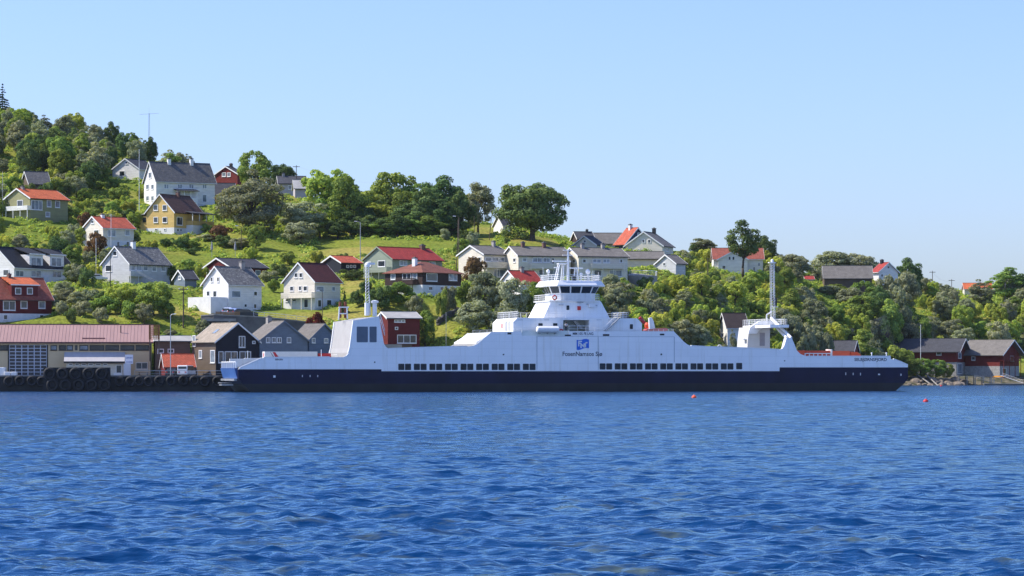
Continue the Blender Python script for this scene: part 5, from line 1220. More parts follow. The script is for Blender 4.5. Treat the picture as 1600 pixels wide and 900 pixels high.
def wbox(name,label,cat,px0,px1,y0,y1,D,m,dep=1.0,rz=0):
    a=P(px0,y1,D); b=P(px1,y0,D); o=MB().box(0,b.x-a.x,0,dep,0,b.z-a.z).add([],[]).build(name,m); bv=o.modifiers.new('bevel','BEVEL'); bv.width=.05; o.location=a; tag(o,label,cat); return o
wbox('crate','low white crate on the quay in front of the garage door, left one','crate',7,16,581,588,507,TRIM); wbox('crate','low white crate on the quay in front of the garage door, right one','crate',17,26,581,588,507,TRIM)
wbox('kiosk','pale kiosk at the left edge of the quay','kiosk',-14,7,574,589,507.5,TRIM,2)
# picnic table behind the railing
pt=empty('picnic_table',(QX(224,509),509,2.63)); tag(pt,'wooden picnic table on the quay beside the terminal window','table')
MB().box(-.9,.9,-.4,.4,.7,.76).build('table_top',BROWNB,pt)
for s in (-1,1):
    MB().box(-.9,.9,s*.75-.14,s*.75+.14,.42,.47).build('bench_seat',BROWNB,pt)
    MB().box(s*.7-.05,s*.7+.05,-.85,.85,.34,.41).add([],[]).box(s*.7-.04,s*.7+.04,-.3,-.2,0,.7).box(s*.7-.04,s*.7+.04,.2,.3,0,.7).build('leg',BROWNB,pt)
# orange lattice screen and grey shed beside the terminal
ls=empty('lattice_screen',P(233,530,517)); tag(ls,'orange wooden lattice screen at the right end of the pink roof','screen')
OL=plain('orange lattice wood',(0.42,0.17,0.05),.8,.15)
ww=16*517/F; hh=22*517/F
for i in range(8): MB().box(ww*i/7-.06,ww*i/7+.06,0,.06,0,hh).build('slat',OL,ls)
for j in range(8): MB().box(-.06,ww+.06,-.05,-.003,hh*j/7-.05,hh*j/7+.05).build('slat',OL,ls)
MB().box(0,.2,.1,.3,-4,hh).box(ww-.2,ww,.1,.3,-4,hh).build('post',BROWNB,ls)
# ------------------------------------------------------------------ retaining wall, garage, road above the waterside houses
rw=empty('retaining_wall',P(314,512,541)); tag(rw,'grey concrete retaining wall with garage opening below the white house','wall')
b0=Vector(rw.location)
pts=[(314,494,541),(334,492.5,540),(402,495.5,539.5),(440,499,540),(482,504,541)]
for (xa,ya,da),(xb,yb_,db) in zip(pts[:-1],pts[1:]):
    a=P(xa,ya,da)-b0; b=P(xb,yb_,db)-b0
    MB().hexa([(a.x,a.y,-3),(b.x,b.y,-3),(b.x,b.y+.5,-3),(a.x,a.y+.5,-3)],[(a.x,a.y,a.z),(b.x,b.y,b.z),(b.x,b.y+.5,b.z),(a.x,a.y+.5,a.z)]).build('wall_segment',DCONC,rw)
    MB().hexa([(a.x,a.y-.08,a.z+.003),(b.x,b.y-.08,b.z+.003),(b.x,b.y+.55,b.z+.003),(a.x,a.y+.55,a.z+.003)],[(a.x,a.y-.08,a.z+.2),(b.x,b.y-.08,b.z+.2),(b.x,b.y+.55,b.z+.2),(a.x,a.y+.55,a.z+.2)]).build('coping',CONC,rw)
a=P(324,502,540)-b0; b=P(356,506.5,540)-b0
MB().box(a.x,b.x,a.y-.5,a.y+.3,b.z,a.z).build('garage_opening',BLACKP,rw); MB().box(a.x-.3,b.x+1.6,a.y-.6,a.y-.505,a.z+.003,a.z+.5).build('lintel',CONC,rw); MB().box(b.x+.2,b.x+.5,a.y-.6,a.y-.1,-3,a.z).build('pillar',CONC,rw)
g0=P(402,494,540); railing_thing('guard_rail','white guard rail on the road above the grey blue house',[P(396,494,541.5),P(430,497,542),P(480,503,543)],.9,2.0,SHIPRAIL)
fw=empty('wood_fence',P(337,493,542.5)); tag(fw,'low orange brown board fence on the wall below the white house','fence')
for j in range(3): MB().box(0,38*542/F,0,.05,.05+.24*j,.25+.24*j).build('board',plain('orange brown boards',(0.36,0.20,0.09),.8,.15),fw)
for i in range(6): MB().box(i*.9,i*.9+.1,.055,.15,-1,.8).build('post',BROWNB,fw)
# curved driveway by the row houses
dv=empty('driveway_ramp',P(985,434,612)); tag(dv,'curved concrete driveway ramp with white rail right of the row houses','driveway')
b0=Vector(dv.location); arc=[P(983,434,610),P(998,436.5,608),P(1012,436,607),P(1022,432,609),P(1027,427,613),P(1024,424,618)]
low=[p-b0 for p in arc]; 
mb=MB(); ring=[(p.x,p.y,-.2) for p in low]+[(low[-1].x-10,low[-1].y+4,1.0),(low[0].x,low[0].y+9,.8)]
mb.rings([(x,y,-5) for x,y,z in ring],[(x,y,z+.6) for x,y,z in ring]); mb.build('slab',CONC,dv)
mb=MB(); railing_line(mb,[Vector((p.x,p.y,.38)) for p in low],1.0,1.4,.04,2,.07); mb.build('rail',SHIPRAIL,dv)
# stone wall on the lawn
sw=empty('stone_wall',P(684,496,546)); tag(sw,'dark dry stone wall climbing the lawn below the brown house','wall'); b0=Vector(sw.location)
prev=None; SM=plain('dark field stone',(0.10,0.095,0.09),.95,.35,2.5,bump=.5)
stm=[]
for k_ in range(4):
    rs=np.random.RandomState(k_); bm=bmesh.new(); bmesh.ops.create_icosphere(bm,subdivisions=1,radius=.34)
    for v in bm.verts: v.co=Vector((v.co.x*1.25,v.co.y,v.co.z*.8))*(1+rs.uniform(-.22,.22))
    m_=bpy.data.meshes.new('stone'); bm.to_mesh(m_); bm.free(); m_.materials.append(SM); stm.append(m_)
for i in range(26):
    f=i/25; px=684+52*f; D=546+8*f; z=tz(px,D); x=(px-800)/F*D
    for j in range(3):
        o=mobj('stone',stm[(i*3+j)%4],sw,(x-b0.x+random.uniform(-.08,.08),D-b0.y,z-b0.z+.15+.42*j)); o.rotation_euler=(random.uniform(-.3,.3),0,random.uniform(0,6))
# ------------------------------------------------------------------ poles, lamps, masts, wires
def pole(name,label,cat,px,y0,y1,D,r=.07,m=STEEL,lamp=0,cross=False,lean=0,cap=True):
    b=P(px,y1,D); zg=tz(px,D); hgt=(CH+(HY-y0)/F*D)-b.z; o=empty(name,b); tag(o,label,cat,'poles and lamps')
    lx=lean*D/F
    MB().tube((0,0,min(-.8,zg-b.z-.5)),(lx,0,hgt),r*1.25,r*.8,8).build('pole',m,o)
    if lamp:
        MB().path([(lx,0,hgt-.1),(lx+lamp*.5,-.1,hgt+.12),(lx+lamp*1.1,-.2,hgt+.15)],.05,6).build('arm',m,o)
        MB().hexa([(lx+lamp*.8,-.35,hgt+.08),(lx+lamp*1.7,-.35,hgt+.12),(lx+lamp*1.7,-.05,hgt+.12),(lx+lamp*.8,-.05,hgt+.08)],[(lx+lamp*.8,-.33,hgt+.22),(lx+lamp*1.6,-.33,hgt+.24),(lx+lamp*1.6,-.07,hgt+.24),(lx+lamp*.8,-.07,hgt+.22)]).build('lamp_head',SHIPRAIL,o)
    if cross:
        MB().box(lx-.9,lx+.9,-.08,.08,hgt-.5,hgt-.35).build('crossarm',m,o)
        for s in (-.8,0,.8): MB().lathe([(.05,0),(.08,.1),(.04,.22)],6,(lx+s,0,hgt-.35)).build('insulator',SHIPRAIL,o)
    if not lamp and not cross and cap: MB().lathe([(r*.9,0),(r*1.5,.1),(r*.3,.25)],8,(lx,0,hgt)).build('finial',m,o)
    return o
LP='street_lamp'
pole(LP,'tall pale street lamp on the quay between terminal and black house','lamp',266.5,492,589,506.5,.08,STEEL,.6)
pole(LP,'street lamp on the lawn right of the yellow house','lamp',377,354,402,628,.08,WOODPOLE,-.8)
pole(LP,'street lamp on the meadow above the sage green house','lamp',563,347,406,612,.08,STEEL,-.8)
pole(LP,'street lamp in front of the cream house with maroon roof','lamp',503.6,455,495,545,.07,WOODPOLE,-.6)
pole(LP,'wooden lamp pole left of the row houses, upright one of a pair','lamp',717,339,412,612,.11,WOODPOLE,-.8)
pole('utility_pole','leaning wooden stay pole of the pair left of the row houses','pole',713,343,400,613,.09,WOODPOLE,lean=3,cap=False)
pole('utility_pole','thin wooden pole on the grass left of the big oak','pole',741,339,385,648,.07,WOODPOLE)
pole('utility_pole','leaning wooden pole just left of the white house behind the oak','pole',764,338,372,668,.08,WOODPOLE,lean=4)
pole('utility_pole','utility pole with wires on the skyline beside the lilac grey house','pole',463,258,296,748,.1,WOODPOLE,cross=True)
pole('utility_pole','dark utility pole with two wires left of the white house with terrace','pole',286.5,449,506,542,.12,WOODPOLE,cross=True)
pole('utility_pole','wooden pole in the scrub left of the lone tall tree','pole',1106,405,436,660,.1,WOODPOLE)
pole('utility_pole','thin pale pole in the thicket right of the ferry bridge','pole',1058,462,498,612,.06,STEEL)
pole('utility_pole','dark pole on the right skyline, left of two','pole',1457,423,462,835,.1,WOODPOLE,cross=True)
pole('utility_pole','dark pole on the right skyline, right of two','pole',1487,436,463,850,.1,WOODPOLE,cross=True)
pole('utility_pole','wooden pole among trees below the white house beside the barn','pole',1409,465,490,790,.08,WOODPOLE)
pole('flagpole','white flagpole left of the big white house','flagpole',217.5,235,313,690,.06,SHIPRAIL)
pole('flagpole','thin flagpole in front of the cream house with orange roof','flagpole',173.5,336,392,612,.05,SHIPRAIL)
pole('flagpole','short pale flagpole left of the pale grey house','flagpole',150,374,424,592,.05,SHIPRAIL)
pole('flagpole','thin dark pole in front of the pale grey house gable','flagpole',172.5,398,442,578,.07,BLACKP)
pole('flagpole','white flagpole in front of the left red boathouse','flagpole',1438.5,509,563,704,.06,SHIPRAIL)
pole('flagpole','thin pale pole behind the ferry deck right of the red house','flagpole',697,490,546,538,.05,STEEL)
pole('flagpole','pale mast at the left edge beside the olive green house','flagpole',4,270,325,655,.05,STEEL)
an=empty('radio_mast',P(233,240,800)); tag(an,'thin lattice radio mast with crossbar on the hilltop','mast')
hgt=63*800/F
mb=MB()
for a in range(3): mb.tube((.35*math.cos(a*2.1),.35*math.sin(a*2.1),-4),(.12*math.cos(a*2.1),.12*math.sin(a*2.1),hgt),.035,n=4)
for i in range(18):
    f=i/18; r_=.35-.22*f; z=hgt*f
    for a in range(3): mb.tube((r_*math.cos(a*2.1),r_*math.sin(a*2.1),z),(r_*math.cos(a*2.1+2.1),r_*math.sin(a*2.1+2.1),z+hgt/18),.022,n=4)
mb.build('lattice',STEEL,an); MB().tube((-2.7,0,hgt*.97),(2.7,0,hgt),.035,n=5).tube((0,0,hgt),(0,0,hgt*1.14),.025,n=5).build('antenna_bar',STEEL,an)
def wire(label,a,b,sag,r=.018):
    a=Vector(a); b=Vector(b); pts=[a.lerp(b,i/10)-Vector((0,0,sag*4*(i/10)*(1-i/10))) for i in range(11)]
    mb=MB(); mb.path([p-a for p in pts],r,4); o=mb.build('wire',STEEL); o.location=a; tag(o,label,'wire')
wire('upper pale wire running from the dark utility pole up to the left',P(286.5,450,542),P(212,421,572),.6); wire('lower pale wire running from the dark utility pole up to the left',P(286.5,452,542),P(214,424,572),.7)
wire('thin wire crossing the sky right of the lilac grey house',P(463,259,748),P(600,287,700),1.0); wire('thin wire between the two dark poles on the right skyline',P(1457,425,835),P(1487,438,850),1.2)
wire('thin wire in the sky left of the great oak',P(764,308,668),P(793,306,690),.2)
# folded parasols
for px,lb in ((331,'folded grey parasol on the lawn, left of two'),(367.5,'folded grey parasol on the lawn, right of two')):
    o=empty('parasol',P(px,398,618)); tag(o,lb,'parasol'); MB().tube((0,0,-.6),(0,0,2.9),.04).build('pole',STEEL,o); MB().lathe([(.06,.9),(.26,1.1),(.22,2.0),(.05,2.9)],10).build('canopy',plain('grey parasol cloth',(0.30,0.30,0.31),.8,.1),o)
ts=empty('tree_stump',P(708,481,556)); tag(ts,'old tree stump with spreading roots on the lawn below the brown house','stump')
mb=MB(); mb.lathe([(1.1,-.6),(.7,.1),(.42,.5),(.34,1.0),(.38,1.4),(.2,1.5)],9); 
for a in range(5): mb.tube((0,0,.35),(1.5*math.cos(a*1.3+.4),1.5*math.sin(a*1.3+.4),-.2),.22,.08,6)
mb.build('wood',BARK,ts); MB().lathe([(.2,1.35),(.55,1.5),(.45,1.8),(.1,1.95)],8).build('moss_top',plain('mossy top',(0.10,0.10,0.03),.95,.3,3),ts)
# ------------------------------------------------------------------ cars
def car(label,loc,rz,col,kind='car',cat='car'):
    o=empty('parked_'+kind,loc,rz); tag(o,label,cat,'parked vehicles'); m=plain('car paint %s'%label[:12],col,.3,.05,1,spec=.6)
    if kind=='van': L,W,prof=4.8,1.9,[(-2.4,.35),(2.4,.35),(2.4,.95),(1.6,1.15),(1.0,1.95),(-2.3,2.0),(-2.4,1.8)]
    elif kind=='suv': L,W,prof=4.5,1.85,[(-2.2,.35),(2.25,.35),(2.25,.95),(1.1,1.08),(.5,1.65),(-1.9,1.7),(-2.2,1.05)]
    else: L,W,prof=4.3,1.75,[(-2.1,.3),(2.15,.3),(2.15,.75),(1.1,.9),(.4,1.4),(-1.2,1.42),(-2.0,.95),(-2.1,.8)]
    b=MB().prism_y(prof,-W/2,W/2).build('body',m,o); bv=b.modifiers.new('bevel','BEVEL'); bv.width=.09; bv.segments=2
    zt=max(p[1] for p in prof); zs=.95 if kind!='car' else .85
    xa=min(p[0] for p in prof if p[1]>zt-.1)+.1; xb=max(p[0] for p in prof if p[1]>zt-.1)
    for s in (-1,1): MB().prism_y([(xa-.1,zs+.1),(xb+.45,zs+.15),(xb,zt-.12),(xa+.05,zt-.12)],s*W/2-.004 if s<0 else s*W/2+.001,s*W/2-.001 if s<0 else s*W/2+.004).build('side_window',GLASS,o)
    MB().hexa([(xb+.62,-W/2+.15,zs+.2),(xb+.62,W/2-.15,zs+.2),(xb+.08,W/2-.2,zt-.1),(xb+.08,-W/2+.2,zt-.1)],[(xb+.66,-W/2+.15,zs+.22),(xb+.66,W/2-.15,zs+.22),(xb+.12,W/2-.2,zt-.08),(xb+.12,-W/2+.2,zt-.08)]).build('windscreen',GLASS,o)
    xr=min(p[0] for p in prof)
    MB().box(xr-.012,xr+.25,-W/2+.2,W/2-.2,zt-.62,zt-.18).build('rear_window',GLASS,o)
    for s in (-.6,.6): MB().box(xr-.02,xr+.05,s-.14,s+.14,.7,.88).build('tail_light',RED,o)
    wm=MB().torus((0,0,0),.24,.09,'y',14,6).mesh('wheel',RUBBER,True); rm=MB().tube((0,-.08,0),(0,.08,0),.17,n=10).mesh('rim',SILV)
    for x in (-1.35,1.4):
        for s in (-1,1):
            wh_=mobj('wheel',wm,o,(x,s*(W/2-.08),.33)); mobj('rim',rm,wh_)
    return o
p=P(291.5,587.5,510); car('white van parked on the quay beside the red shed',(p.x,p.y,2.64),R(78),(0.72,0.73,0.74),'van','van')
p=P(272,588,510); car('dark car parked on the quay left of the white van',(p.x,p.y,2.64),R(75),(0.03,0.03,0.035))
for px,yb_,D,rz,col,lb,kd in ((385,491,548,8,(0.015,0.016,0.02),'black estate car parked in front of the white house with terrace','suv'),(370,488,550,60,(0.20,0.28,0.50),'blue car parked left of the black estate car','car'),(361,488,551,65,(0.35,0.42,0.6),'pale blue car parked furthest left below the white house','car'),(152,427,588,10,(0.7,0.7,0.7),'white car parked behind the hedge left of the pale grey house','car')):
    x=(px-800)/F*D; z=max(tz(px,D),tz(px+8,D),tz(px-8,D)); car(lb,(x,D,z+.02),R(rz),col,kd)
bo=empty('covered_boat',P(329,489.5,549)); bo.location.z=tz(338,549)+.35; tag(bo,'small white boat on the grass in front of the white house terrace','boat')
MB().hexa([(.3,-.3,-.3),(2.0,-.3,-.3),(2.0,.3,-.3),(.3,.3,-.3)],[(-.2,-.75,.35),(2.5,-.1,.45),(2.5,.1,.45),(-.2,.75,.35)]).build('hull',TRIM,bo); MB().box(.2,1.2,-.4,.4,.36,.5).build('thwart',BROWNB,bo)
# ------------------------------------------------------------------ right shore: rocks, jetty, pontoon, gangways, kayak
ROCK=plain('shore rock',(0.20,0.165,0.13),.95,.4,1.2,bump=.6)
rk=[]
for k_ in range(5):
    rs=np.random.RandomState(k_+40); bm=bmesh.new(); bmesh.ops.create_icosphere(bm,subdivisions=2,radius=1)
    dirs=sph_=rs.normal(size=(9,3)); dirs/=np.linalg.norm(dirs,axis=1,keepdims=True); offs=rs.uniform(.55,.95,9)
    for v in bm.verts:
        n=np.array(v.co[:]); n/=np.linalg.norm(n); r_=1.0
        for d_,o_ in zip(dirs,offs):
            c_=float(n@d_)
            if c_>.05: r_=min(r_,o_/c_)
        v.co=Vector(n*r_)
    m_=bpy.data.meshes.new('rock'); bm.to_mesh(m_); bm.free(); m_.materials.append(ROCK); rk.append(m_)
spots=[(px,D) for px in range(1424,1512,9) for D in (691+ (px-1424)*.03, 696+(px-1424)*.03, 700+(px-1424)*.03)]
for i,(px,D) in enumerate(spots):
    px+=random.uniform(-4,4); D+=random.uniform(-1.5,1.5); r_=random.uniform(.6,1.25); z=tz(px,D)
    o=mobj('shore_rock',rk[i%5],loc=((px-800)/F*D,D,max(z,.0)+r_*.15)); o.scale=(r_*1.3,r_,r_*.75); o.rotation_euler=(random.uniform(-.4,.4),random.uniform(-.3,.3),random.uniform(0,6))
    tag(o,'brown shore rock below the left red boathouse, '+['water edge','middle','upper'][i%3]+' row, '+(['leftmost','second','third','fourth','fifth','sixth','seventh','eighth','ninth','rightmost'][i//3] if i//3<10 else 'last')+' of ten','rock','shore rocks below the boathouses')
jt=empty('jetty',P(1497,588,697)); tag(jt,'grey wooden jetty on posts in front of the right red boathouse','jetty'); jz=jt.location.z
GW=plain('silvered wood',(0.26,0.25,0.23),.85,.25,2)
for i in range(7): MB().box(i*1.2,i*1.2+1.15,0,2.5,0,.12).build('plank',GW,jt)
for i in range(5):
    for y in (.1,2.3): MB().tube((i*2+.2,y,-jz-1.5),(i*2+.2,y,-.0),.13,n=7).build('post',GW,jt)
railing_thing('jetty_rail','thin rail along the grey jetty',[P(1497,587,697),P(1548,587,697)],1.0,1.8,GW)
fp=empty('floating_pontoon',(P(1538,600,694).x,694,0.0)); tag(fp,'low floating pontoon at the right edge of the shore','pontoon'); MB().box(0,16,0,2.4,-.2,.3).build('float',DCONC,fp); MB().box(-.1,16.1,-.1,2.5,.303,.42).build('deck',CONC,fp)
def gang(name,label,a,b,w_,m):
    a=Vector(a); b=Vector(b); o=empty(name,a); tag(o,label,'gangway'); d=b-a
    MB().hexa([(0,0,0),(d.x,d.y,d.z),(d.x,d.y+w_,d.z),(0,w_,0)],[(0,0,.12),(d.x,d.y,d.z+.12),(d.x,d.y+w_,d.z+.12),(0,w_,.12)]).build('ramp',m,o)
    mb=MB(); railing_line(mb,[Vector((0,0,.12)),d+Vector((0,0,.12))],.6,2.0,.03,1,.04); mb.build('handrail',STEEL,o)
gang('gangway','grey gangway leading from the jetty down to the pontoon',P(1523,590,696),P(1554,599,694.5),1.2,GW); gang('gangway','wide white ramp leading down to the pontoon at the right edge',P(1566,587.5,699),P(1598,598.5,695),2.6,plain('white ramp',(0.6,0.6,0.62),.6,.06))
sl_=empty('slipway',P(1430,585,700)); tag(sl_,'pair of pale slipway beams running into the water beside the bushes','slipway'); b0=Vector(sl_.location)
for xa,xb in ((1431,1458),(1446,1466)):
    a=P(xa,584,701)-b0; b=P(xb,603,690)-b0; MB().tube(a,b,.16,n=6).build('beam',GW,sl_)
ky=empty('kayak',P(1549,590,697)); tag(ky,'orange kayak lying on a rack by the jetty','kayak'); 
mb=MB(); mb.rings([(0,-.03,.15),(0,.03,.15),(0,0,.2)],[(1.1,-.33,.12),(1.1,.33,.12),(1.1,0,.45)]); mb.rings([(1.1,-.33,.12),(1.1,.33,.12),(1.1,0,.45)],[(2.0,-.33,.12),(2.0,.33,.12),(2.0,0,.45)]); mb.rings([(2.0,-.33,.12),(2.0,.33,.12),(2.0,0,.45)],[(3.1,-.03,.15),(3.1,.03,.15),(3.1,0,.2)]); mb.build('hull',plain('kayak orange',(0.75,0.28,0.01),.5,.05),ky)
MB().box(.5,.6,-.4,.4,-1.2,.1).box(2.4,2.5,-.4,.4,-1.2,.1).build('rack',GW,ky)
# small dock hut beams left of the rocks
# ------------------------------------------------------------------ buoys
for px,py,r_,lb in ((1084.5,620.5,.36,'orange buoy floating in front of the ferry'),(1446.5,627,.34,'red buoy floating in open water at the right'),(1470.5,602.5,.3,'small red buoy close to the shore rocks')):
    D=CH*F/(py+1-HY); o=empty('buoy',((px-800)/F*D,D,0)); tag(o,lb,'buoy','mooring buoys'); MB().lathe([(r_*.3,-r_*.8),(r_*.8,-r_*.4),(r_,.1),(r_*.85,r_*.6),(r_*.4,r_*.95),(.06,r_*1.05)],12).build('float',ORANGE if px<1100 else RED,o,smooth=True); MB().torus((0,0,r_*1.15),.09,.03,'y',8,5).build('eye',STEEL,o)
# ------------------------------------------------------------------ vegetation
BIRCHB = plain('pale birch bark', (0.32,0.29,0.25), 0.9, 0.35, 4)
LF = {
 'mid': leafmat('mid green leaves', (0.1288, 0.2032, 0.0517), (0.3617, 0.4325, 0.1056), .32),
 'dark': leafmat('dark green leaves', (0.0636, 0.1116, 0.0425), (0.185, 0.2381, 0.0827), .25),
 'yellow': leafmat('yellow green leaves', (0.2184, 0.3067, 0.0605), (0.5505, 0.5585, 0.132), .38),
 'grey': leafmat('grey green leaves', (0.177, 0.2118, 0.1291), (0.411, 0.4183, 0.2642), .3),
 'red': leafmat('copper red leaves', (0.0858, 0.0172, 0.02), (0.1859, 0.0429, 0.0372), .25, .1),
 'brown': leafmat('brown copper leaves', (0.117, 0.063, 0.0396), (0.234, 0.135, 0.072), .25, .1),
 'spruce': leafmat('dark spruce needles', (0.0185, 0.04, 0.0185), (0.0539, 0.0847, 0.037), .1),
}
TONE = {'mid':'mid green','dark':'dark green','yellow':'yellow green','grey':'grey green','red':'copper red','brown':'brownish','spruce':'blackish green'}
def leaf_quads(pos, nrm, size, rs, aspect=1.5):
    """rhombus leaf clumps at pos facing nrm"""
    n = len(pos); nrm = nrm/np.linalg.norm(nrm,axis=1,keepdims=True)
    r = rs.normal(size=(n,3)); a = np.cross(nrm, r); a /= np.linalg.norm(a,axis=1,keepdims=True); b = np.cross(nrm, a)
    s = size[:,None]
    fold = nrm*s*0.25
    v = np.stack([pos+a*s*aspect*.5, pos+b*s*.5+fold, pos-a*s*aspect*.5, pos-b*s*.5+fold], 1).reshape(-1,3)
    return v, np.arange(n*4).reshape(-1,4)
def np_mesh(name, v, q, m):
    me = bpy.data.meshes.new(name)
    me.vertices.add(len(v)); me.vertices.foreach_set('co', np.ascontiguousarray(v, dtype=np.float32).ravel())
    me.loops.add(q.size); me.loops.foreach_set('vertex_index', q.ravel().astype(np.int32))
    me.polygons.add(len(q)); me.polygons.foreach_set('loop_start', np.arange(0,q.size,4)); me.polygons.foreach_set('loop_total', np.full(len(q),4))
    me.update(calc_edges=True); me.materials.append(m); return me
def sph(rs, n):
    d = rs.normal(size=(n,3)); return d/np.linalg.norm(d,axis=1,keepdims=True)
def make_crown(seed, H_, Rr, base, nc, nl, ls, m, lob=0.3, loose=0.0, flat=1.0, top=0.0, name='crown'):
    """crown of nc leaf clumps in an uneven envelope from height base to H_; nl leaves per clump"""
    rs = np.random.RandomState(seed)
    hz = (H_-base)/2; cz = base+hz
    ph = rs.uniform(0,6.28,6); am = rs.uniform(.5,1,6)
    cl = []
    d = sph(rs, nc)
    rad = rs.uniform(0.25,1.0,nc)**(1/2.2)
    az = np.arctan2(d[:,1], d[:,0])
    env = 1+0.16*(am[0]*np.sin(2*az+ph[0])+am[1]*np.sin(3*az+ph[1])+am[2]*np.sin(4*d[:,2]+ph[2]+az))
    taper = 1-top*np.clip(d[:,2],0,1)
    c = np.stack([d[:,0]*rad*Rr*env*taper*.80, d[:,1]*rad*Rr*env*taper*.80, cz+d[:,2]*rad*hz*.84*env], 1)
    cr = rs.uniform(.6,1.25,nc)*lob*Rr
    V=[];Q=[];off=0
    for i in range(nc):
        n = max(14,int(nl*1.6*(cr[i]/(lob*Rr))**2))
        dd = sph(rs, n)
        outw = c[i]-np.array([0,0,cz-hz*.3]); outw = outw/(np.linalg.norm(outw)+1e-6)
        dd = dd+outw*0.45+np.array([0,0,.18]); dd /= np.linalg.norm(dd,axis=1,keepdims=True)
        rr = cr[i]*rs.uniform(.55+0*loose,1.05+loose,n)
        p = c[i]+dd*rr[:,None]*np.array([1,1,.8*flat])
        nn = dd*1.1+sph(rs,n)*0.6
        v,q = leaf_quads(p, nn, ls*.78*rs.uniform(.6,1.3,n), rs)
        V.append(v); Q.append(q+off); off += len(v)
    return np_mesh(name, np.concatenate(V), np.concatenate(Q), m), c, cr
def make_trunk(seed, H_, base, c, r0, m, name='trunk', limbs=9):
    rs = np.random.RandomState(seed+99); mb = MB()
    pts = [Vector((0,0,-1.2))]; n=6
    for i in range(1,n+1):
        f=i/n; pts.append(Vector((rs.normal()*.05*H_*.3*f, rs.normal()*.05*H_*.3*f, -0.0+(base+(H_-base)*.72)*f)))
    for i in range(n):
        f0,f1=i/n,(i+1)/n; mb.tube(pts[i],pts[i+1],r0*(1.25 if i==0 else (1-f0*.8)),r0*(1-f1*.8),7)
    idx = rs.choice(len(c), min(limbs,len(c)), replace=False)
    for j in idx:
        t = Vector(c[j]); h0=base*.7+(t.z-base*.7)*.45; f=max(0.1,min(.9,h0/(base+(H_-base)*.72)))
        k=f*n; a=int(k); s=pts[a].lerp(pts[min(a+1,n)],k-a); mid=s.lerp(t,.5)+Vector((0,0,.12*(t-s).length))
        rr=r0*(1-f*.75)*.5; mb.tube(s,mid,rr,rr*.65,5); mb.tube(mid,t,rr*.65,rr*.2,5)
    return mb.mesh(name, m, True, fix=False)
PROTO = {}
def proto(key, leaf, seed, H_, Rr, base, nc, nl, ls, lob=.3, loose=0., r0=.22, bark=None, top=0., flat=1., limbs=9, kind='tree'):
    cm,c,cr = make_crown(seed,H_,Rr,base,nc,nl,ls,LF[leaf],lob,loose,flat,top,'crown' if kind=='tree' else 'foliage')
    tm = make_trunk(seed,H_,base,c,r0,bark or BARK,'trunk' if kind=='tree' else 'stem',limbs)
    co = np.zeros(len(cm.vertices)*3, dtype=np.float32); cm.vertices.foreach_get('co', co); co=co.reshape(-1,3)
    zt=float(np.percentile(co[:,2],99.7)); rx=float(np.percentile(np.hypot(co[:,0],co[:,1]),98))
    PROTO[key]=dict(crown=cm,trunk=tm,H=zt,R=rx,leaf=leaf,kind=kind)
proto('maple1','mid',1,11,4.2,.7,46,105,.42,.30,r0=.3)
proto('maple2','mid',2,11,4.6,.6,50,105,.42,.28,r0=.3)
proto('maple3','dark',3,12,4.6,.6,50,110,.42,.30,r0=.33)
proto('lime1','yellow',4,10,3.8,.5,44,100,.40,.29,r0=.26)
proto('oak','dark',5,13,7.0,1.3,100,125,.45,.23,r0=.55,limbs=26)
proto('ash','grey',6,12,3.6,1.0,52,110,.38,.27,loose=.25,r0=.24,limbs=16)
proto('birch1','grey',7,10,2.6,.8,40,70,.33,.28,loose=.25,r0=.15,bark=BIRCHB,top=.45,limbs=14)
proto('birch2','mid',8,10,2.5,.7,38,75,.33,.30,loose=.2,r0=.15,bark=BIRCHB,top=.5,limbs=14)
proto('willow','grey',9,9,4.0,.8,52,95,.36,.25,loose=.12,r0=.25)
proto('lone','dark',10,15,4.2,6.0,36,90,.40,.28,loose=.15,r0=.34,limbs=22)
proto('giant','grey',11,16,7.0,.5,95,125,.44,.24,r0=.5,limbs=20)
proto('bush1','mid',21,3.4,2.1,.15,22,80,.30,.36,r0=.07,kind='bush')
proto('bush2','yellow',22,3.2,2.2,.1,22,80,.30,.36,r0=.07,kind='bush')
proto('bush3','dark',23,3.4,2.2,.1,22,80,.30,.38,r0=.07,kind='bush')
proto('bush4','grey',24,3.6,2.1,.1,24,76,.29,.34,loose=.15,r0=.07,kind='bush')
proto('bush5','brown',25,2.8,2.0,.1,18,80,.28,.38,r0=.06,kind='bush')
proto('bush6','red',26,2.8,1.9,.1,18,90,.28,.4,r0=.06,kind='bush')
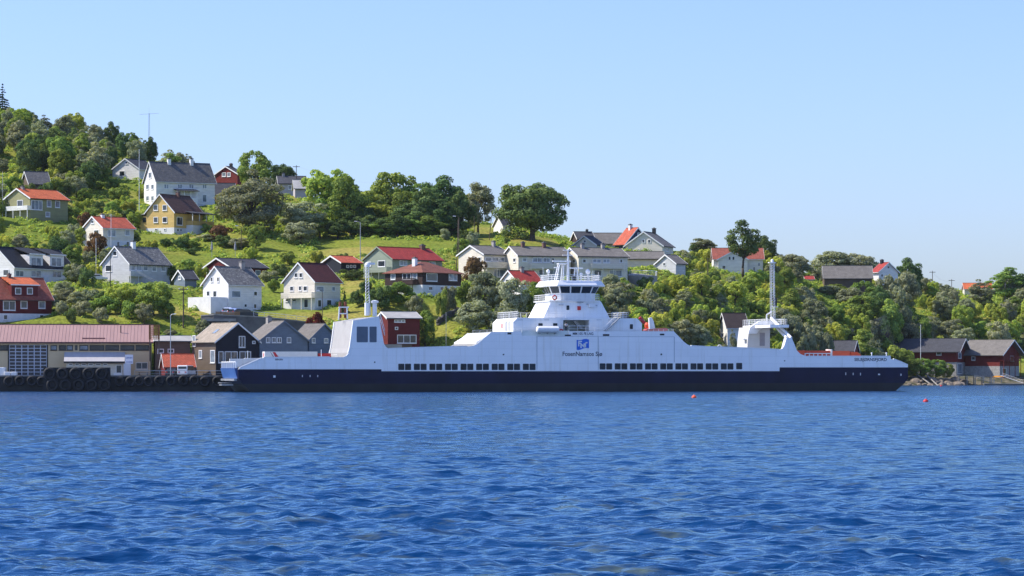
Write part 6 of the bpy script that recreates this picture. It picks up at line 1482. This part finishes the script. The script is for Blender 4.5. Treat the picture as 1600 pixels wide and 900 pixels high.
def conifer(key, seed, H_, Rr, nl, leaf='spruce', tiers=16, ls=.34):
    rs=np.random.RandomState(seed); V=[];Q=[];off=0; C=[]
    for i in range(tiers):
        f=i/(tiers-1); z=H_*(.1+.88*f); r=Rr*(1-f)**.85+.12; nb=max(4,int(11*(1-f)+3))
        for b in range(nb):
            a=rs.uniform(0,6.28); L=r*rs.uniform(.7,1.12); C.append((math.cos(a)*L*.6,math.sin(a)*L*.6,z))
            n=max(6,int(nl*L/Rr)); t=rs.uniform(.1,1,n); w_=.22*L*(1-t*.5)
            p=np.stack([np.cos(a)*t*L+rs.normal(size=n)*w_*.6, np.sin(a)*t*L+rs.normal(size=n)*w_*.6, z-.28*t*L+rs.normal(size=n)*.10],1)
            nn=np.array([math.cos(a)*.35,math.sin(a)*.35,1.0])+rs.normal(size=(n,3))*.45
            v,q=leaf_quads(p,nn,ls*rs.uniform(.6,1.2,n),rs,1.9); V.append(v);Q.append(q+off);off+=len(v)
    cm=np_mesh('crown',np.concatenate(V),np.concatenate(Q),LF[leaf]); mb=MB(); mb.tube((0,0,-1),(0,0,H_*.95),.22,.03,7)
    PROTO[key]=dict(crown=cm,trunk=mb.mesh('trunk',BARK,True,False),H=H_*1.0,R=Rr,leaf=leaf,kind='tree')
conifer('spruce',31,13,2.9,34)
conifer('thuja',32,4,1.1,26,'dark',12,.24)
KINDN={'maple1':'broadleaf_tree','maple2':'broadleaf_tree','maple3':'broadleaf_tree','lime1':'broadleaf_tree','oak':'oak_tree','ash':'ash_tree','birch1':'birch_tree','birch2':'birch_tree','willow':'willow_tree','lone':'broadleaf_tree','spruce':'spruce_tree','thuja':'conifer'}

SHORT=['grey brown cabin','olive green house','small white house','big white house','yellow house','cream house with orange roof','skyline red house','long red shed','lilac grey house','pale roofed outbuilding',
 'white modern row house','pale grey house','red house with wide dormer','white house with terrace','dark red bungalow','blue grey shed','cream house with maroon roof','black cabin','sage green house','brown hipped house',
 'leftmost beige row house','middle beige row house','rightmost beige row house','half hidden red roofed house','white house behind the oak','beige gabled house','dark roofed skyline house','long taupe roof','navy blue house','large beige house',
 'low beige garage','pale blue outbuilding','white house with front gable','brown barn','white house beside the barn','far right orange roof','tiny red roofed outbuilding','white house with dark brown roof','black waterside house','grey blue waterside house',
 'slate blue waterside house','red house behind the funnel','red waterside shed','left red boathouse','right red boathouse','dark roofed red shed','brown outbuilding','ferry terminal']
VEG=[]   # (root, base label, px)
ORD=['first','second','third','fourth','fifth','sixth','seventh','eighth','ninth','tenth','eleventh','twelfth']
def near_house(px,py):
    best=None
    for h,s in zip(HS,SHORT):
        cx=(h['xl']+h['xr'])/2; cy=(h['yb']+h['yr'])/2; hx=(h['xr']-h['xl'])/2; hy=(h['yb']-h['yr'])/2
        dx=max(0,abs(px-cx)-hx*.8); dy=max(0,abs(py-cy)-hy*.8); d=dx*dx+dy*dy*1.5
        if best is None or d<best[0]:
            rel=('left of' if px<cx else 'right of') if abs(px-cx)-hx>abs(py-cy)-hy else ('above' if py<cy else 'below')
            best=(d,rel,s)
    return best[1],best[2]
def plant(key,x,y,z,hgt,wid=None,rz=None,label=None,name=None):
    p=PROTO[key]; sz=hgt/p['H']; sx=(wid/2/p['R']) if wid else sz
    bush=p['kind']=='bush'
    nm=name or (KINDN.get(key,'broadleaf_tree') if not bush else 'bush')
    o=empty(nm,(x,y,z),random.uniform(0,6.28) if rz is None else rz)
    for k_,n_ in (('crown','foliage' if bush else 'crown'),('trunk','stem' if bush else 'trunk')):
        c=mobj(n_,p[k_],o); c.scale=(sx,sx,sz)
    px=800+x/y*F; py=HY-(z+hgt*.5-CH)/y*F
    tag(o,None,'bush' if bush else 'tree','bushes on the hillside' if bush else 'trees on the hillside')
    if label: o['label']=label
    else:
        rel,s=near_house(px,py)
        size='tall' if hgt>9 else ('low' if hgt<2.6 else '')
        kn='bush' if bush else nm.replace('_',' ')
        VEG.append((o,(size+' '+TONE[p['leaf']]+' '+kn+' '+rel+' the '+s).strip(),px))
    return o
def T(key,px,ytop,wpx,D,label=None,hmin=1.5,**kw):
    z=tz(px,D)-.15; x=(px-800)/F*D; top=CH+(HY-ytop)/F*D
    hgt=max(hmin,top-z); return plant(key,x,D,z,hgt,wpx*D/F,label=label,**kw)
# --- named trees of the photograph
T('spruce',4,131,34,835,'tall dark spruce on the hilltop at the left edge')
T('giant',393,267,120,652,'huge round grey green tree right of the yellow house'); 
T('maple1',398,236,58,712,'tall slender tree rising behind the huge round tree')
T('oak',440,257,46,785,'dark round tree on the skyline behind the lilac grey house')
T('lime1',508,266,84,684,'broad yellow green tree right of the lilac grey house')
T('maple1',548,277,72,668,'dense dark tree at the left of the meadow grove')
T('willow',474,316,78,662,'bushy green tree in front of the broad yellow green tree')
T('willow',470,347,58,640,'round green tree alone on the lawn above the cream house')
T('maple2',612,271,92,690,'tallest tree of the meadow grove'); T('lime1',585,318,60,676,'lower yellow green tree in the meadow grove'); T('maple1',640,300,70,672,'middle tree of the meadow grove, partly hidden')
T('maple3',690,276,88,680,'broad dark tree at the right of the meadow grove'); T('maple3',665,295,70,668,'dark tree in front of the right end of the grove'); T('maple3',575,335,60,664,'low dark tree at the foot of the meadow grove'); T('maple3',620,332,66,662,'dark understorey tree below the tallest grove tree')
for px,yt,w,D in ((556,338,52,664),(600,342,54,662),(645,336,60,664),(676,338,56,664),(706,336,46,668),(528,342,50,662),(500,336,44,664)): T(random.choice(['maple3','maple1']),px,yt,w,D)
for px,yt,w,D in ((1390,432,46,745),(1352,440,50,738),(1312,444,42,742),(1330,450,52,732),(1372,448,54,730),(1295,446,40,738),(1400,450,50,735),(1345,462,60,722),(1385,468,60,722)): T(random.choice(['maple1','willow','maple3','willow']),px,yt,w,D)
for px,yt,w,D in ((30,284,30,675),(50,287,26,672),(72,286,28,672),(88,280,34,690),(22,276,34,690)): T(random.choice(['bush1','bush3','willow']),px,yt,w,D)
for px,yt,w,D in ((118,412,34,580),(134,418,30,576),(100,452,36,556),(120,456,34,553),(140,452,36,556),(160,455,34,554),(95,470,30,546),(130,470,34,545),(112,482,24,540),(158,480,26,541)): T(random.choice(['bush1','bush3','willow','bush4']),px,yt,w,D)
for px,yt,w,D in ((172,462,40,548),(205,470,36,543),(225,474,30,541),(262,470,30,546),(150,466,34,549),(100,440,34,562),(80,462,30,552),(60,512,24,532),(318,500,26,537),(265,515,30,535),(280,520,28,533),(255,520,24,534)): T(random.choice(['willow','maple1','bush1','maple3']),px,yt,w,D)
for k_,px,yt,w,D in (('maple2',575,298,76,682),('maple1',660,288,84,686),('maple3',716,300,54,676),('maple1',530,288,66,680),('maple3',640,318,80,668),('maple3',690,312,70,667),('maple3',560,318,70,667)): T(k_,px,yt,w,D)
T('ash',747,287,56,692,'loose grey green ash tree left of the big oak')
T('oak',832,288,112,668,'great dark oak with spreading crown on the skyline')
T('lone',1161,345,62,688,'lone tall tree with bare ivy covered trunk in front of the white house')
T('ash',1098,373,46,738,'grey green ash tree on the skyline left of the lone tall tree'); T('maple3',1196,369,46,745,'dark tree on the skyline right of the lone tall tree')
T('willow',1238,398,58,735,'round tree on the skyline between white house and barn'); T('willow',1300,393,70,800,'wide tree behind the brown barn'); T('ash',1345,397,54,800,'loose tree behind the right end of the brown barn')
T('maple3',1420,404,54,800,'dark tree right of the white house beside the barn'); T('willow',1417,425,50,775,'round tree below the skyline right of the barn')
T('birch2',1570,418,56,812,'tall pointed birch at the right edge of the photo'); T('birch1',1532,437,48,800,'grey green birch in front of the far right orange roof'); T('maple3',1597,428,44,815,'dark tree cut by the right edge of the photo')
T('willow',757,426,66,551,'grey green willow left of the ferry bridge'); T('willow',800,436,60,549,'grey green willow directly left of the ferry bridge'); T('maple1',832,441,50,552,'green tree hidden partly by the ferry bridge'); T('willow',745,470,64,541,'low willow above the sloping ferry bulkhead'); T('willow',790,480,60,540,'low willow behind the ferry deck rail')
T('maple1',240,441,60,547,'round green tree right of the terminal hedge'); T('lime1',189,446,44,549,'yellow green tree above the terminal roof'); T('maple3',212,452,40,556,'dark tree between two garden trees above the terminal')
T('bush6',493,488,34,538.5,'copper red bush in front of the cream house with maroon roof'); T('thuja',538,455,13,553,'small dark cone shaped conifer beside the cream house with maroon roof')
T('maple1',664,485,36,540,'small round tree right of the red house behind the funnel')
T('bush1',622,441,58,556,'wide bush below the brown hipped house'); T('bush3',596,447,42,552,'dark bush left of the wide bush below the brown house'); T('bush4',650,462,36,551,'small bush at the right of the wide bush below the brown house')
T('bush5',742,402,46,596,'brown copper bush left of the leftmost beige row house'); T('bush5',228,336,44,668,'brown copper bush left of the yellow house'); T('bush5',205,340,36,660,'second brown copper bush further left of the yellow house')
T('bush5',345,352,46,640,'brown copper bush right of the yellow house'); T('bush5',150,364,46,612,'copper bush in front of the cream house with orange roof'); T('bush5',133,332,30,645,'brown copper bush right of the olive green house')
T('maple1',400,352,30,628,'small tree at the edge of the lawn right of the yellow house')
for px,yt,w,D in ((262,372,26,632),(285,371,30,630),(300,372,34,632),(322,366,30,640),(350,368,40,632),(375,372,36,630),(300,388,20,625)): T(random.choice(['bush1','bush3','bush4','willow']),px,yt,w,D)
for px,yt,w,D in ((548,421,44,590),(575,438,30,570),(560,452,26,556),(700,448,30,552),(728,440,34,556),(690,452,22,548),(420,423,34,596),(436,412,36,600),(428,436,22,580)): T(random.choice(['bush1','bush3','bush4']),px,yt,w,D)
for px,yt,w,D in ((1418,548,46,700),(1438,560,36,702),(1462,562,30,703),(1480,568,22,704),(1405,540,40,705)): T(random.choice(['willow','maple1','bush1']),px,yt,w*1.1,D)
for px,yt,w,D in ((1145,515,14,586),(1068,500,50,572),(1090,508,44,574),(1040,505,44,566)): T('birch1' if px==1145 else 'willow',px,yt,w,D)
for px,yt,w,D in ((1262,505,30,640),(1276,500,34,645),(1292,520,26,640),(1345,515,50,668),(1365,522,40,672),(1255,520,24,630)): T(random.choice(['birch1','birch2','willow']),px,yt,w,D)

LAWN=[[(232,408),(245,392),(335,395),(330,412),(270,414)],[(205,380),(212,366),(285,371),(280,380)],[(330,392),(345,372),(440,378),(470,395),(455,402),(400,398)],[(490,402),(497,372),(720,378),(720,388),(640,392),(560,400)],
      [(405,470),(412,440),(446,440),(446,458),(436,476)],[(533,470),(535,440),(575,436),(585,452),(560,470)],[(430,505),(436,482),(520,484),(700,462),(740,475),(690,497),(600,500),(520,500)],[(205,506),(215,472),(285,478),(290,505)],
      [(740,386),(740,350),(770,352),(775,384)],[(300,492),(312,482),(420,484),(480,494),(470,505),(330,500)],[(1575,592),(1578,566),(1640,566),(1640,592)],[(1388,472),(1390,455),(1440,455),(1440,472)],[(800,392),(800,372),(860,372),(880,390)]]
def inpoly(x,y,pl):
    c=False; j=len(pl)-1
    for i in range(len(pl)):
        if (pl[i][1]>y)!=(pl[j][1]>y) and x<(pl[j][0]-pl[i][0])*(y-pl[i][1])/(pl[j][1]-pl[i][1])+pl[i][0]: c=not c
        j=i
    return c
SKYX=[-200,0,30,60,100,150,200,232,246,262,300,312,335,345,440,575,700,760,890,930,960,1060,1080,1100,1140,1200,1230,1260,1285,1360,1400,1450,1480,1520,1555,1600,1900]
SKYY=[158,168,166,168,174,182,192,206,224,233,240,264,285,312,312,338,350,356,388,392,396,392,384,378,400,388,402,412,416,418,414,434,446,447,432,428,428]
def blocked(px,D,z,hgt,wid,cover=.3,x=0,y=0):
    hw=wid/2*F/D*.85; top=HY-(z+hgt-CH)/D*F; bot=HY-(z-CH)/D*F
    for h in HS:
        c=h['cen']; rad=max(h['l'],h['w'])*.5+wid*.35
        if (c.x-x)**2+(c.y-y)**2<rad*rad: return True
        if h['C'].y>D-3:
            if px+hw>h['xl']-1 and px-hw<h['xr']+1 and top<h['yb']-(h['yb']-h['ye'])*cover and bot>h['yr']: return True
    for pl in LAWN:
        if inpoly(px,bot,pl): return True
        cx=sum(p[0] for p in pl)/len(pl); cy=sum(p[1] for p in pl)/len(pl)
        for qx,qy in list(pl)+[(cx,cy)]:
            mx,my=(qx+cx)/2,(qy+cy)/2
            if abs(mx-px)<hw*.8 and top+4<my<bot: return True
    return False
placed=[]
def fill(n,px0,px1,f0,f1,kinds,h0,h1,asp,cover=.3,mind=2.2,tries=60,maxD=None):
    """scatter plants over a stretch of the slope; f0,f1 are fractions from shore to crest"""
    done=0; t=0
    while done<n and t<n*tries:
        t+=1
        px=random.uniform(px0,px1); q=min(max(px,0),1600); cl=[c for c in _cols if c<=q][-1]; i=min(_cols.index(cl),len(_cols)-2); u=(q-_cols[i])/(_cols[i+1]-_cols[i])
        a=TC[_cols[i]]; b=TC[_cols[i+1]]
        d0=a[1][0]*(1-u)+b[1][0]*u; d1=a[-1][0]*(1-u)+b[-1][0]*u
        D=d0+(d1-d0)*random.uniform(f0,f1); z=tz(px,D)-.2
        if z<2.6: continue
        hgt=random.uniform(h0,h1); wid=hgt*random.uniform(*asp); x=(px-800)/F*D
        lim=np.interp(px,SKYX,SKYY)+random.uniform(0,9)
        top=HY-(z+hgt-CH)/D*F
        if top<lim:
            h2=(CH+(HY-lim)/F*D)-z
            if h2<h0*.55: continue
            wid*=max(.6,h2/hgt); hgt=h2
        if any((x-a_)**2+(D-b_)**2<(mind+.28*(wid+w_))**2*.5 for a_,b_,w_ in placed): continue
        if blocked(px,D,z,hgt,wid,cover,x,D): continue
        placed.append((x,D,wid)); plant(random.choice(kinds),x,D,z,hgt,wid); done+=1
    return done
BK=['bush1','bush1','bush2','bush3','bush4']; TKL=['maple1','maple3','birch1','birch2','lime1','ash','willow','birch1']; TKR=['maple1','willow','birch1','birch2','ash','lime1','lime1','willow']
cnts=[]
cnts.append(fill(75,-60,310,.66,1.0,TKL+['birch1','ash'],6,10.5,(.55,.85),mind=1.6))
cnts.append(fill(22,30,170,.62,.80,['maple3','maple3','maple1','oak'],6,9,(.7,.95),mind=1.8))
cnts.append(fill(85,-40,330,.12,.78,BK+['bush2'],2.2,4.2,(1.0,1.5),cover=.2))
cnts.append(fill(26,-20,320,.14,.6,['maple1','lime1','willow','maple3'],4,6,(.8,1.1),cover=.2))
cnts.append(fill(24,330,560,.3,.75,BK,1.8,3.2,(1.0,1.5),cover=.15))
cnts.append(fill(18,690,900,.15,.8,BK+['willow'],2.5,4.5,(.9,1.3),cover=.25))
cnts.append(fill(70,850,1260,.05,.95,TKR+['lime1','willow'],4,6.5,(.75,1.1),cover=.3,mind=1.6))
cnts.append(fill(110,860,1260,.05,1.0,BK+['bush2','bush2'],2.4,4.2,(1.0,1.45),cover=.3,mind=1.4))
cnts.append(fill(95,1230,1660,.10,1.0,TKR,5,9.0,(.6,.95),cover=.35,mind=1.6))
cnts.append(fill(70,1240,1660,.12,1.0,BK+['bush2'],2.5,4.5,(1.0,1.4),cover=.35,mind=1.4))
# labels that single out: number plants that share a description from left to right
from collections import defaultdict
dd=defaultdict(list)
for o,l,px in VEG: dd[l].append((px,o))
for l,lst in dd.items():
    lst.sort(key=lambda a:a[0]); n=len(lst)
    for i,(px,o) in enumerate(lst):
        o['label']=l if n==1 else l+', '+('leftmost' if i==0 else 'rightmost' if i==n-1 else (ORD[i] if i<12 else str(i+1)+'th')+' from left')
# undergrowth: low scrub, ferns and rough grass between the plants, one mass
rs=np.random.RandomState(5); V=[];Q=[];off=0; nshr=0
pos=[];nor=[];siz=[]
for it in range(16000):
    px=rs.uniform(-120,1720); q=min(max(px,0),1600); i=min(int(np.searchsorted(_cols,q,side='right'))-1,len(_cols)-2); u=(q-_cols[i])/(_cols[i+1]-_cols[i])
    d0=TC[_cols[i]][1][0]*(1-u)+TC[_cols[i+1]][1][0]*u; d1=TC[_cols[i]][-1][0]*(1-u)+TC[_cols[i+1]][-1][0]*u
    D=rs.uniform(d0-4,d1+15); z=tz(px,D)
    if z<2.9 or (z<3.6 and px<520): continue
    x=(px-800)/F*D; py=HY-(z-CH)/D*F
    if any(inpoly(px,py,pl) for pl in LAWN): continue
    if any((h['cen'].x-x)**2+(h['cen'].y-D)**2<(max(h['l'],h['w'])*.5+1.2)**2 for h in HS): continue
    r=rs.uniform(.45,1.25); n=int(16+r*16)
    d=sph(rs,n); d[:,2]=np.abs(d[:,2])
    pos.append(np.array([x,D,z-.1])+d*np.array([r,r,r*rs.uniform(.6,1.0)])*rs.uniform(.6,1.05,(n,1))); nor.append(d+sph(rs,n)*.6+np.array([0,0,.2])); siz.append(.34*rs.uniform(.6,1.3,n)); nshr+=1
pos=np.concatenate(pos);nor=np.concatenate(nor);siz=np.concatenate(siz)
half=rs.uniform(size=len(pos))
for k_,(m,sel) in enumerate(((LF['mid'],half<.55),(LF['yellow'],half>=.55))):
    v,q=leaf_quads(pos[sel],nor[sel],siz[sel],rs)
    tag(mobj('undergrowth',np_mesh('undergrowth',v,q,m)),'low green scrub and ferns covering the slope between trees' if k_==0 else 'yellow green rough grass and scrub on the slope','undergrowth',kind='stuff')
# ------------------------------------------------------------------ the air between: one even, thin haze box
hz=MB().box(-420,420,-40,1250,-6.0,135).build('haze',None)
m=bpy.data.materials.new('thin summer haze'); m.use_nodes=True; nt=m.node_tree; nt.nodes.remove(nt.nodes['Principled BSDF'])
pv=nt.nodes.new('ShaderNodeVolumePrincipled'); pv.inputs['Color'].default_value=(0.80,0.90,1.0,1); pv.inputs['Density'].default_value=0.000022; pv.inputs['Anisotropy'].default_value=0.0
nt.links.new(pv.outputs[0], nt.nodes['Material Output'].inputs['Volume']); hz.data.materials.append(m); hz['kind']='stuff'
# ------------------------------------------------------------------ thin blue smoke drifting from the left boathouse
sm=MB(); path=[(1400,546,714,.35),(1395,536,714,.7),(1389,524,714,1.1),(1381,510,715,1.6),(1374,496,715,2.1)]
b0=P(1400,546,714)
for (xa,ya,da,ra),(xb,yb_,db,rb_) in zip(path[:-1],path[1:]): sm.tube(P(xa,ya,da)-b0,P(xb,yb_,db)-b0,ra,rb_,10)
so_=sm.build('smoke_plume',None); so_.location=b0; tag(so_,'thin bluish smoke drifting up from behind the left red boathouse','smoke',kind='stuff')
m=bpy.data.materials.new('thin blue smoke'); m.use_nodes=True; nt=m.node_tree; nt.nodes.remove(nt.nodes['Principled BSDF'])
pv=nt.nodes.new('ShaderNodeVolumePrincipled'); pv.inputs['Color'].default_value=(0.75,0.85,1.0,1); pv.inputs['Density'].default_value=0.016
nt.links.new(pv.outputs[0], nt.nodes['Material Output'].inputs['Volume']); so_.data.materials.append(m)
